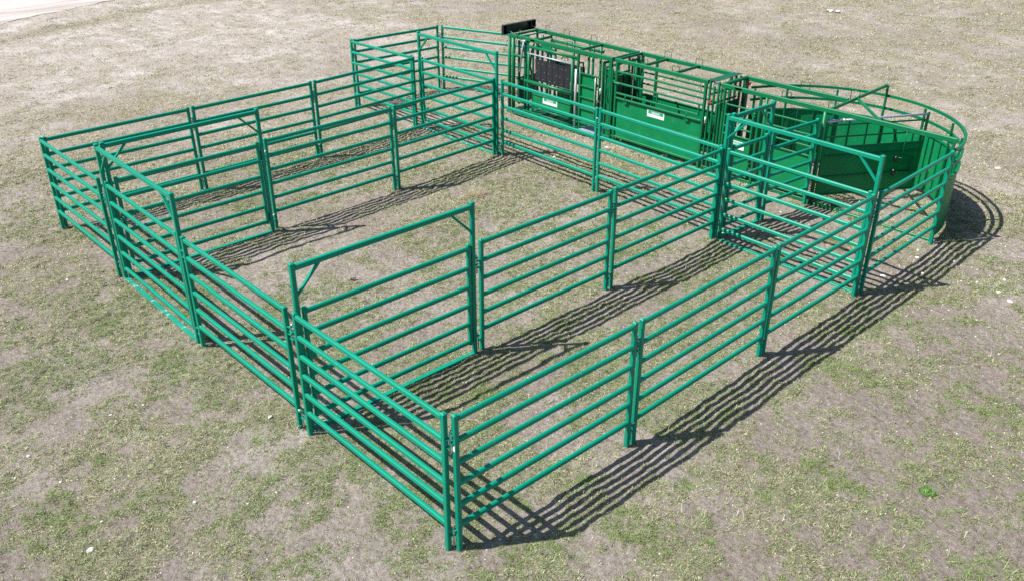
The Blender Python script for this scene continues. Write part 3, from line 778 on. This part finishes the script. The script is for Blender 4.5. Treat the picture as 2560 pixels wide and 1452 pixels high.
# two gates on the near side of the alley
def sheet_gate(x0, x1, rails, ztop, label, deco=None):
    g = MB()
    for x in (x0, x1):
        g.bar((x, YN - 0.02, 0.14), (x, YN - 0.02, ztop + 0.02), 0.04, up=(0, 1, 0))
    g.box((x0 + 0.02, YN - 0.006, 0.16), (x1 - 0.02, YN, rails[-1]))
    o = g.build('alley_gate', M_SHEET, T, label)
    for z in rails:
        MB().bar((x0 + 0.018, YN - 0.022, z), (x1 - 0.018, YN - 0.022, z), 0.034, 0.034).build('rail', M_GREEN, o)
    for z in (0.62, 0.16):
        MB().bar((x0 + 0.018, YN - 0.022, z), (x1 - 0.018, YN - 0.022, z), 0.034, 0.030).build('rib', M_GREEN, o)
    return o
ga = sheet_gate(-5.19, -4.45, (1.73, 1.49, 1.23, 1.05), 1.73, 'narrow sheeted alley gate with white decal')
decal(ga, -4.98, -4.59, 0.755, 0.94, YN - 0.012)
gb = sheet_gate(-4.10, -2.95, (1.76, 1.52, 1.27, 1.06), 1.76, 'wide sheeted alley gate beside the hinge post')
def clamp(x, z):
    c = MB().tube((x, YN - 0.06, z - 0.10), (x, YN - 0.06, z + 0.10), 0.016, 8)
    for dz in (-0.08, 0.0, 0.08):
        c.box((x - 0.03, YN - 0.085, z + dz - 0.006), (x + 0.03, YN - 0.02, z + dz + 0.006))
    c.build('hinge', M_GREEN, T)
for x, z in ((-5.33, 1.72), (-5.33, 0.25), (-4.40, 1.60), (-4.40, 0.42), (-2.90, 0.3), (-2.9, 1.1)):
    clamp(x, z)
for x, dzs in ((-2.86, (1.55, 1.25)), (-2.80, (1.50, 1.20)), (-2.86, (1.0, 0.62)), (-2.79, (0.95, 0.55))):
    MB().tube((x, YN - 0.06, dzs[1]), (x, YN - 0.06, dzs[0]), 0.014, 8).box((x - 0.018, YN - 0.08, dzs[0] - 0.01), (x + 0.018, YN - 0.04, dzs[0] + 0.02)).build('hinge_rod', M_GREEN, T)
# curved wall
TR, TC = 2.67, (-2.75, 12.5)
A0, A1 = R_(0.5), R_(158.5)
def arc(r, z, a0=A0, a1=A1, n=72):
    return [(TC[0] + r * math.cos(a0 + (a1 - a0) * k / n), TC[1] + r * math.sin(a0 + (a1 - a0) * k / n), z) for k in range(n + 1)]
def curved(r0, r1, z0, z1, n=72, a0=A0, a1=A1):
    m = MB(); vs = []
    for k in range(n + 1):
        t = a0 + (a1 - a0) * k / n; c, s = math.cos(t), math.sin(t)
        vs += [(TC[0] + r0 * c, TC[1] + r0 * s, z0), (TC[0] + r1 * c, TC[1] + r1 * s, z0), (TC[0] + r1 * c, TC[1] + r1 * s, z1), (TC[0] + r0 * c, TC[1] + r0 * s, z1)]
    fs = []; sm = []
    for k in range(n):
        for j in range(4):
            fs.append((k * 4 + j, k * 4 + (j + 1) % 4, (k + 1) * 4 + (j + 1) % 4, (k + 1) * 4 + j)); sm.append(False)
    fs += [(3, 2, 1, 0), (n * 4, n * 4 + 1, n * 4 + 2, n * 4 + 3)]; sm += [False, False]
    return m.add(vs, [f[::-1] for f in fs], sm)
wall = curved(TR - 0.003, TR + 0.003, 0.12, 1.315).build('curved_wall', M_SHEET, T)
curved(TR - 0.03, TR + 0.03, 1.317, 1.352).build('top_flange', M_GREEN, wall)
curved(TR - 0.03, TR - 0.004, 0.125, 0.16).build('bottom_flange', M_GREEN, wall)
for deg in (8, 17, 27, 35, 52, 62, 72, 82, 97, 106, 124, 132, 149):
    t = R_(deg); c, s = math.cos(t), math.sin(t)
    x, y = TC[0] + (TR - 0.018) * c, TC[1] + (TR - 0.018) * s
    MB().bar((x, y, 0.165), (x, y, 1.312), 0.026, 0.028, up=(c, s, 0)).build('rib', M_GREEN, wall)
for z in (1.61, 1.90):
    curved(TR - 0.026, TR + 0.026, z - 0.026, z + 0.026).build('curved_rail', M_GREEN, T)
for deg in (1.5, 22, 44, 67, 90, 114, 139, 157):
    t = R_(deg); c, s = math.cos(t), math.sin(t)
    x, y = TC[0] + TR * c, TC[1] + TR * s
    top = 2.15 if deg == 90 else 1.872
    rr = 0.058 if deg == 90 else 0.0
    x2, y2 = TC[0] + (TR - rr) * c, TC[1] + (TR - rr) * s
    z0 = 0.0 if deg in (1.5, 90, 157) else 1.353
    x2, y2 = TC[0] + (TR - 0.055) * c, TC[1] + (TR - 0.055) * s
    MB().bar((x2, y2, z0 if z0 == 0 else 0.17), (x2, y2, top), 0.048, 0.048, up=(c, s, 0)).build('post', M_GREEN, T)
hook(T, -3.85, YF - 0.03, 0.22); hook(T, -2.76, 13.62, 0.2); hook(T, -3.72, YN, 0.22); hook(T, -2.62, YN, 0.22)
MB().box((-5.0, YN - 0.031, 2.10), (-4.83, YN - 0.0285, 2.145)).build('maker_label', M_WHITE, T)
# curved gusset plates on the beam ends
for x, s in ((-0.12, -1),):
    MB().box((x - 0.10, YN - 0.02, 2.03), (x, YN + 0.02, 2.081)).build('gusset', M_GREEN, T)
# sweep gate inside the round pen
hp = Vector((-2.77, 12.5, 0)); ep = Vector((-1.505, 14.52, 0)); gd = (ep - hp).normalized(); gn = Vector((gd.y, -gd.x, 0))
def gp(s, z, off=0.0):
    return hp + gd * s + gn * off + Vector((0, 0, z))
sg = MB()
sg.bar(gp(2.40, 0.10), gp(2.40, 1.93), 0.05, up=(gd.x, gd.y, 0))
sg.bar(gp(0.07, 0.15), gp(0.07, 1.90), 0.05, up=(gd.x, gd.y, 0))
sg.add([gp(0.09, 0.20, 0.004), gp(2.38, 0.20, 0.004), gp(2.38, 1.27, 0.004), gp(0.09, 1.27, 0.004), gp(0.09, 0.20, -0.004), gp(2.38, 0.20, -0.004), gp(2.38, 1.27, -0.004), gp(0.09, 1.27, -0.004)],
       [(0, 1, 2, 3), (7, 6, 5, 4), (0, 4, 5, 1), (1, 5, 6, 2), (2, 6, 7, 3), (3, 7, 4, 0)])
sgo = sg.build('sweep_gate', M_SHEET, T)
for z in (1.77, 1.51, 1.28, 1.08, 0.61, 0.20):
    MB().bar(gp(0.09, z, 0.02), gp(2.38, z, 0.02), 0.032, 0.032).build('rail', M_GREEN, sgo)
MB().tube(gp(0.02, 1.86, 0.01), gp(2.38, 1.89, 0.01), 0.024).build('sliding_pipe', M_PIPE, sgo)
MB().tube(gp(0.02, 1.858, 0.01), gp(0.42, 1.863, 0.01), 0.032).build('pipe_sleeve', M_PIPE, sgo)
MB().tube(gp(0.40, 1.863, 0.01), gp(0.44, 1.863, 0.01), 0.042).build('collar', M_ZINC, sgo)
MB().tube(gp(1.94, 0.97, 0.06), gp(1.94, 1.60, 0.06), 0.013).build('trip_rod', M_GREEN, sgo)
for z0, z1 in ((1.0, 0.87), (0.70, 0.55)):
    MB().tube(gp(1.80, z1, 0.07), gp(1.80, z0, 0.07), 0.032).build('roller', M_HOOD, sgo)
for z in (0.95, 0.80, 0.62):
    MB().tube(gp(1.80, z, 0.06), gp(2.22, z, 0.06), 0.014).build('latch_bar', M_GREEN, sgo)
MB().bar(gp(2.22, 0.58, 0.05), gp(2.22, 0.98, 0.05), 0.04, 0.03, up=(gd.x, gd.y, 0)).build('latch_plate', M_DARKG, sgo)
# small loop foot on the sill, thin guy wire
MB().path([(-1.62, YN - 0.03, 0.02), (-1.78, YN - 0.16, 0.03), (-1.66, YN - 0.26, 0.03), (-1.46, YN - 0.14, 0.03), (-1.50, YN - 0.03, 0.02)], 0.007, 6).build('wire_loop', M_DARKG, T)
MB().path([(-1.25, 13.55, 0.02), (-0.9, 12.9, 0.35), (-0.62, YN + 0.02, 0.9)], 0.004, 5).build('wire', M_DARKG, T)

# ------------------------------------------------------------------ loose things on the ground
def gz(x, y):
    return float(ground_z(np.array([x]), np.array([y]))[0])
st_m = MB().path([(-2.42, 12.74, gz(-2.42, 12.74) + 0.02), (-2.33, 12.71, 0.035), (-2.22, 12.66, 0.03), (-2.12, 12.60, 0.02)], 0.035, 8, 0.02)
o = st_m.build('rubber_strap', M_HOOD); tag(o, 'short black rubber strap lying beside the notched sill of the round pen', 'strap')
# crumpled white sheet in the far field
mb = MB(); vs = []; rr = random.Random(9)
for j in range(4):
    for i in range(8):
        vs.append((-13.75 + i * 0.075 + rr.uniform(-.01, .01) + j * 0.02, 32.15 + j * 0.10 + i * 0.045, 0.02 + 0.13 * abs(math.sin(i * 1.1 + j)) * rr.uniform(.5, 1)))
mb.add(vs, [(j * 8 + i, j * 8 + i + 1, (j + 1) * 8 + i + 1, (j + 1) * 8 + i) for j in range(3) for i in range(7)])
mb.v += [(v[0], v[1], v[2] - 0.006) for v in vs]; mb.f += [tuple(k + 32 for k in f[::-1]) for f in mb.f[:21]]; mb.sm += [False] * 21
o = mb.build('plastic_scrap', M_WHITE); tag(o, 'crumpled white sheet lying alone in the far field at upper right', 'litter')
# dead leaf
lm = rock_mat('dead brown leaf', (0.05, 0.03, 0.025), (0.09, 0.06, 0.05))
mb = MB(); z = gz(-6.52, 3.04) + 0.02
mb.add([(-6.60, 3.00, z), (-6.53, 2.97, z + 0.03), (-6.45, 3.03, z + 0.005), (-6.52, 3.09, z + 0.035), (-6.56, 3.05, z - 0.01), (-6.60, 3.00, z - 0.004), (-6.53, 2.97, z + 0.026), (-6.45, 3.03, z + 0.001), (-6.52, 3.09, z + 0.031), (-6.56, 3.05, z - 0.014)],
       [(0, 1, 2), (0, 2, 3), (0, 3, 4), (7, 6, 5), (8, 7, 5), (9, 8, 5)])
o = mb.build('dead_leaf', lm); tag(o, 'dark curled dead leaf on bare soil behind the nearest tall gate', 'leaf')

def rock(r, seed, flat=0.55):
    rs = random.Random(seed)
    import bmesh
    bm = bmesh.new(); bmesh.ops.create_icosphere(bm, subdivisions=2, radius=1.0)
    ph = [rs.uniform(0, 6.28) for _ in range(6)]
    cuts = [(Vector((rs.uniform(-1, 1), rs.uniform(-1, 1), rs.uniform(-.6, 1))).normalized(), rs.uniform(0.62, 0.85)) for _ in range(7)]
    for v in bm.verts:
        p = v.co.copy()
        for n, d in cuts:
            k = p.dot(n)
            if k > d: p -= n * (k - d)
        p *= 1 + 0.09 * math.sin(3.1 * v.co.x + ph[0]) + 0.08 * math.sin(4.3 * v.co.y + ph[1]) + .06 * math.sin(5 * v.co.z + ph[2])
        v.co = Vector((p.x * r, p.y * r * rs_y(seed), p.z * r * flat))
    m = bpy.data.meshes.new('stone'); bm.to_mesh(m); bm.free(); m.materials.append(M_STONE)
    return m
def rs_y(seed): return 0.6 + 0.35 * ((seed * 37) % 10) / 10
STONES = [
 (-5.3, -1.41, 0.057, 'small white stone beside green grass below the front panel between the gates'),
 (-5.37, -1.85, 0.057, 'thin pale flake of stone left of the small stone by the green grass'),
 (-5.24, -3.0, 0.062, 'pale flat stone at the left edge on a green patch'),
 (-4.85, -3.27, 0.060, 'white stone closest to the left edge of the picture'),
 (-4.39, -2.87, 0.045, 'small pale stone on bare soil right of the one nearest the left edge'),
 (-2.85, -1.79, 0.070, 'rounded white stone alone in the middle of the left foreground'),
 (-3.79, -0.22, 0.083, 'flat oblong white stone just outside the panel between the front gates'),
 (-3.31, -2.76, 0.044, 'small pale stone above the largest white stone of the foreground'),
 (-2.93, -3.04, 0.106, 'largest white stone of the foreground, near the lower left corner'),
 (-2.23, -1.81, 0.042, 'small stone below the rounded white one in the left foreground'),
 (-2.33, -0.95, 0.064, 'slanting pale stone between the nearest corner and the foreground stones'),
 (-0.08, 11.92, 0.087, 'pale stone just outside the foot of the rightmost panel'),
 (0.06, 11.6, 0.102, 'bigger pale stone a little in front of the rightmost panel foot'),
 (1.7, 11.26, 0.115, 'oval pale stone in the open field right of the long rail shadows'),
 (0.42, 11.02, 0.082, 'pale stone lying among the rail shadows of the rightmost panel'),
 (-0.01, 10.34, 0.105, 'flat stone close under the middle of the rightmost panel'),
 (0.62, 11.91, 0.077, 'small stone in the shadow stripes of the round pen'),
 (1.59, 11.8, 0.076, 'small stone farthest right beyond the round pen shadow'),
 (1.98, 11.05, 0.129, 'broad pale stone nearest the right edge of the picture'),
 (1.29, 11.35, 0.083, 'dull stone left of the oval one in the open field'),
 (-5.85, 22.55, 0.097, 'pale stone in the field directly behind the round pen'),
 (-5.78, 23.98, 0.086, 'small pale stone farthest away behind the round pen'),
 (-0.86, 17.79, 0.156, 'long pale stone in the field beyond the right side of the round pen'),
 (-2.94, 11.55, 0.063, 'small stone inside the wide right gate next to the short panel'),
 (-10.39, 11.62, 0.088, 'pale stone in front of the slatted chute floor plate'),
 (-8.26, 11.96, 0.167, 'largest pale stone between the back line and the sheeted alley'),
 (-8.67, 10.43, 0.141, 'flat pale stone close behind the back line panels'),
 (-8.26, 10.27, 0.099, 'smaller stone right of the flat one behind the back line'),
 (-10.04, -0.82, 0.074, 'white stone outside the foot of the front left tall gate'),
 (0.17, 3.56, 0.040, 'tiny white stone outside the second panel of the near right side')]
for k, (x, y, s_, lab) in enumerate(STONES):
    o = bpy.data.objects.new('stone', rock(s_ * 0.5, 100 + k)); C.objects.link(o)
    o.location = (x, y, gz(x, y) + s_ * 0.06); o.rotation_euler = (0, 0, k * 1.9)
    tag(o, lab, 'stone', 'single pale stones on the field')

# ------------------------------------------------------------------ pebbles (beyond counting)
rs = np.random.RandomState(5)
ICO_V = np.array([(0, 0, 1), (.894, 0, .447), (.276, .851, .447), (-.724, .526, .447), (-.724, -.526, .447), (.276, -.851, .447), (.724, .526, -.447), (-.276, .851, -.447), (-.894, 0, -.447), (-.276, -.851, -.447), (.724, -.526, -.447), (0, 0, -1)])
ICO_F = np.array([(0, 1, 2), (0, 2, 3), (0, 3, 4), (0, 4, 5), (0, 5, 1), (1, 6, 2), (2, 7, 3), (3, 8, 4), (4, 9, 5), (5, 10, 1), (6, 7, 2), (7, 8, 3), (8, 9, 4), (9, 10, 5), (10, 6, 1), (11, 7, 6), (11, 8, 7), (11, 9, 8), (11, 10, 9), (11, 6, 10)])
def cam_visible(x, y, margin=1.06):
    """only scatter where the view or a step beside it can see"""
    v = np.stack([x - 6.018, y + 4.678, np.full_like(x, -7.539)], 1)
    Rm = np.array(cam_ob.rotation_euler.to_matrix())
    q = v @ Rm
    u = q[:, 0] / -q[:, 2] * 2219.3 / 1280; w = q[:, 1] / -q[:, 2] * 2219.3 / 726
    return (q[:, 2] < 0) & (np.abs(u) < margin + 0.12) & (np.abs(w) < margin + 0.12)
def raw_mesh(name, V, F, mat, smooth=False, cols=None):
    m = bpy.data.meshes.new(name); k = F.shape[1]
    m.vertices.add(len(V)); m.vertices.foreach_set('co', V.astype(np.float32).ravel())
    m.loops.add(F.size); m.polygons.add(len(F))
    m.loops.foreach_set('vertex_index', F.astype(np.int32).ravel())
    m.polygons.foreach_set('loop_start', np.arange(0, F.size, k, dtype=np.int32))
    if smooth: m.polygons.foreach_set('use_smooth', np.ones(len(F), dtype=bool))
    m.update(calc_edges=True)
    if cols is not None:
        a = m.attributes.new('tint', 'FLOAT_COLOR', 'POINT'); a.data.foreach_set('color', cols.astype(np.float32).ravel())
    m.materials.append(mat)
    o = bpy.data.objects.new(name, m); C.objects.link(o)
    return o
def scatter(n, seed, near_bias=1.0, rmax=48):
    """points over the field, denser towards the viewpoint"""
    r = np.random.RandomState(seed)
    d = 4.0 + (rmax - 4.0) * r.rand(n) ** near_bias
    a = r.uniform(R_(95), R_(190) , n)
    x = 6.018 + d * np.cos(a); y = -4.678 + d * np.sin(a)
    # widen: sample angle about the view direction
    return x, y, d, r
x, y, d, r = scatter(26000, 3, 1.25)
ok = cam_visible(x, y) & (r.rand(len(x)) < 0.25 + 0.75 * smooth(-14, 0, x) * smooth(5, 11, y) + 0.3 * smooth(14, 30, d))
x, y, d = x[ok], y[ok], d[ok]
n = len(x)
sz = (0.004 + 0.010 * r.rand(n) ** 3) * (0.8 + d / 22)
z = ground_z(x, y)
ang = r.rand(n) * 6.28
jit = 0.75 + 0.5 * r.rand(n, 12, 1)
P = ICO_V[None] * jit * sz[:, None, None] * np.array([1.0, 0.7, 0.5])
ca, sa = np.cos(ang)[:, None], np.sin(ang)[:, None]
PX = P[:, :, 0] * ca - P[:, :, 1] * sa + x[:, None]; PY = P[:, :, 0] * sa + P[:, :, 1] * ca + y[:, None]; PZ = P[:, :, 2] + z[:, None] + sz[:, None] * 0.2
V = np.stack([PX, PY, PZ], 2).reshape(-1, 3)
F = (ICO_F[None] + (np.arange(n) * 12)[:, None, None]).reshape(-1, 3)
o = raw_mesh('pebbles', V, F, M_PEBBLE)
tag(o, None, None, kind='stuff')

# ------------------------------------------------------------------ grass
gmt, nt, b = new_mat('short grass blades')
at = node(nt, 'ShaderNodeAttribute'); at.attribute_name = 'tint'
nt.links.new(at.outputs['Color'], b.inputs['Base Color'])
b.inputs['Roughness'].default_value = 0.65
b.inputs['Specular IOR Level'].default_value = 0.25
tr = node(nt, 'ShaderNodeBsdfTranslucent'); nt.links.new(at.outputs['Color'], tr.inputs['Color'])
ms = node(nt, 'ShaderNodeMixShader'); ms.inputs['Fac'].default_value = 0.25
nt.links.new(b.outputs[0], ms.inputs[1]); nt.links.new(tr.outputs[0], ms.inputs[2])
nt.links.new(ms.outputs[0], nt.nodes['Material Output'].inputs['Surface'])

def blades(x, y, ln, wd, col, r, flat=0.35):
    """curved blades: 5 vertices, one quad and one tip triangle written as two quads' worth of tris"""
    n = len(x); z = ground_z(x, y)
    a = r.rand(n) * 6.283; a2 = a + r.uniform(-1.1, 1.1, n)
    el = np.clip(r.normal(flat, 0.35, n), 0.02, 1.35)
    d1 = np.stack([np.cos(a) * np.cos(el), np.sin(a) * np.cos(el), np.sin(el)], 1)
    el2 = el - r.uniform(0.2, 0.9, n)
    d2 = np.stack([np.cos(a2) * np.cos(el2), np.sin(a2) * np.cos(el2), np.sin(el2)], 1)
    p0 = np.stack([x, y, z - 0.002], 1)
    p1 = p0 + d1 * (ln * 0.5)[:, None]; p2 = p1 + d2 * (ln * 0.5)[:, None]
    p2[:, 2] = np.maximum(p2[:, 2], z + 0.003); p1[:, 2] = np.maximum(p1[:, 2], z + 0.004)
    s = np.stack([-np.sin(a), np.cos(a), np.zeros(n)], 1) * (wd * 0.5)[:, None]
    tw = r.uniform(-0.5, 0.5, n)
    s[:, 2] = wd * 0.5 * tw
    V = np.stack([p0 - s, p0 + s, p1 + s, p1 - s, p2], 1).reshape(-1, 3)
    base = (np.arange(n) * 5)[:, None]
    F = np.concatenate([base + np.array([[0, 1, 2]]), base + np.array([[0, 2, 3]]), base + np.array([[3, 2, 4]])], 0)
    cols = np.repeat(np.concatenate([col, np.ones((n, 1))], 1), 5, axis=0)
    return V, F, cols
G1 = np.array([0.165, 0.220, 0.080]); G2 = np.array([0.350, 0.415, 0.195]); ST = np.array([0.600, 0.550, 0.410]); BR = np.array([0.200, 0.145, 0.100])
def pick(n, straw, r):
    t = r.rand(n)[:, None]
    g = G1 * (1 - t) + G2 * t
    s = ST * (0.65 + 0.5 * r.rand(n)[:, None]); br = BR * (0.6 + 0.8 * r.rand(n)[:, None])
    u = r.rand(n)
    c = np.where((u < straw)[:, None], s, g)
    c = np.where((r.rand(n) < 0.12)[:, None], br, c)
    return c
VV = []; FF = []; CC = []; off = 0
def push(t):
    global off
    V, F, c = t
    VV.append(V); FF.append(F + off); CC.append(c); off += len(V)
# turf: little rosettes of curled blades, crowded where the cover is good and missing on bare soil
def rosettes(n_try, seed, bias, rmax, per, rad, ln0, ln1, w0, dens):
    x, y, d, r = scatter(n_try, seed, bias, rmax)
    vis = cam_visible(x, y); x, y, d = x[vis], y[vis], d[vis]
    g, s_, pa_, nr_, ol_ = masks(x, y)
    keep = r.rand(len(x)) < (0.06 + 0.94 * g ** 1.05) * dens(d)
    x, y, d, g, s_ = x[keep], y[keep], d[keep], g[keep], s_[keep]
    m = len(x)
    boost = smooth(0.58, 0.74, fbm(x, y, 0.5, 3, 301, 0.6)) * smooth(24, 12, d)
    sp = np.clip(s_ * 0.85 + 0.10 - 0.55 * boost + 0.25 * (r.rand(m) - 0.5), 0.02, 0.97)
    kind = r.rand(m)
    size = (0.6 + 0.9 * r.rand(m) ** 1.5) * (0.85 + d / 28)
    cnt = np.maximum(3, (per * (0.5 + r.rand(m)) * (0.45 + 0.55 * g)).astype(int))
    k = np.repeat(np.arange(m), cnt); n = len(k)
    q = rad * size[k] * r.rand(n) ** 0.8; a = r.rand(n) * 6.283
    bx = x[k] + q * np.cos(a); by = y[k] + q * np.sin(a)
    tone = 0.72 + 0.55 * r.rand(m)
    col = pick(n, sp[k], r) * tone[k][:, None]
    gb = (boost[k] > 0.3)[:, None] & (r.rand(n) < 0.32)[:, None]
    col = np.where(gb, np.array([0.19, 0.28, 0.08]) * (0.7 + 0.7 * r.rand(n)[:, None]), col)
    ln = (ln0 + (ln1 - ln0) * r.rand(n)) * (0.7 + 0.3 * size[k])
    wd = w0 * (0.7 + 0.6 * r.rand(n)) * (0.75 + d[k] / 16)
    push(blades(bx, by, ln, wd, col, r, 0.42))
    return m
nr1 = rosettes(125000, 21, 1.15, 24, 17, 0.045, 0.022, 0.055, 0.0048, lambda d: 1.0)
nr2 = rosettes(90000, 25, 1.0, 48, 11, 0.085, 0.030, 0.080, 0.0052, lambda d: smooth(14, 22, d))
# loose straw and litter strewn over everything
x, y, d, r = scatter(160000, 27, 1.05, 46)
vis = cam_visible(x, y); x, y, d = x[vis], y[vis], d[vis]
g, s_, pa_, nr_, ol_ = masks(x, y)
keep = r.rand(len(x)) < 0.25 + 0.6 * s_; x, y, d = x[keep], y[keep], d[keep]; n = len(x)
push(blades(x, y, (0.02 + 0.05 * r.rand(n)) * (0.8 + d / 24), 0.004 * (0.6 + 0.5 * r.rand(n)) * (0.75 + d / 16), pick(n, 0.8 + 0 * x, r), r, 0.12))
# upright dry stalks and tufts
x, y, d, r = scatter(26000, 22, 1.1, 46)
x, y, d = x.copy(), y.copy(), d.copy()
vis = cam_visible(x, y); x, y, d = x[vis], y[vis], d[vis]
t = fbm(x, y, 1.4, 3, 401); keep = r.rand(len(x)) < smooth(0.52, 0.70, t) * (0.25 + 0.75 * smooth(9, 20, d))
x, y, d = x[keep], y[keep], d[keep]; n = len(x)
push(blades(x, y, 0.07 + 0.13 * r.rand(n), 0.004 + 0.003 * r.rand(n) * (1 + d / 30), ST * (0.8 + 0.5 * r.rand(n)[:, None]), r, 0.9))
# taller ungrazed blades left standing round the post feet
r = np.random.RandomState(91)
fx = np.repeat(np.array([f[0] for f in FEET]), 34); fy = np.repeat(np.array([f[1] for f in FEET]), 34); n = len(fx)
q = 0.035 + 0.085 * r.rand(n); a = r.rand(n) * 6.283; fx = fx + q * np.cos(a); fy = fy + q * np.sin(a)
dd = np.hypot(fx - 6, fy + 4.7)
push(blades(fx, fy, 0.035 + 0.06 * r.rand(n), 0.005 * (0.8 + dd / 24), pick(n, 0.5 + 0 * fx, r), r, 0.75))
print('grass blades', off // 5)
o = raw_mesh('grass', np.concatenate(VV), np.concatenate(FF), gmt, cols=np.concatenate(CC))
tag(o, None, None, kind='stuff')

def clump(name, cx, cy, rad, n, ln, c0, c1, label, cat, seed, wd=0.006, el=0.9, group=None):
    r = np.random.RandomState(seed)
    a = r.rand(n) * 6.283; q = rad * np.sqrt(r.rand(n)); x = cx + q * np.cos(a); y = cy + q * np.sin(a)
    t = r.rand(n)[:, None]
    V, F, c = blades(x, y, ln * (0.6 + 0.6 * r.rand(n)), wd * (0.7 + 0.6 * r.rand(n)), np.array(c0) * (1 - t) + np.array(c1) * t, r, el)
    o = raw_mesh(name, V, F, gmt, cols=c)
    tag(o, label, cat, group)
clump('grass_tuft', 3.23, 5.10, 0.10, 150, 0.09, (0.12, 0.25, 0.05), (0.24, 0.42, 0.12), 'bright green grass tuft alone on the bare ground at lower right', 'grass tuft', 1, 0.008, 0.7)
clump('grass_tuft', -2.17, 2.35, 0.20, 260, 0.07, (0.10, 0.22, 0.02), (0.22, 0.38, 0.07), 'green grass tuft under the sill of the nearest tall gate', 'grass tuft', 2, 0.006, 0.6)
clump('dry_grass_clump', -8.11, 7.37, 0.22, 200, 0.24, (0.40, 0.34, 0.20), (0.62, 0.55, 0.36), 'pale dry grass clump standing in the inner pen near its back line', 'dry grass', 3, 0.006, 0.8)
clump('dry_grass_clump', -2.35, 12.95, 0.20, 160, 0.22, (0.40, 0.34, 0.20), (0.62, 0.55, 0.36), 'pale dry grass clump growing inside the round pen', 'dry grass', 4, 0.006, 0.9)
clump('dry_grass_clump', -6.9, 12.2, 0.25, 140, 0.16, (0.40, 0.34, 0.20), (0.58, 0.52, 0.32), 'dry grass clump at the foot of the wide green side sheet', 'dry grass', 5, 0.006, 0.8)

for o in bpy.data.objects:
    if '_o' in o: del o['_o']
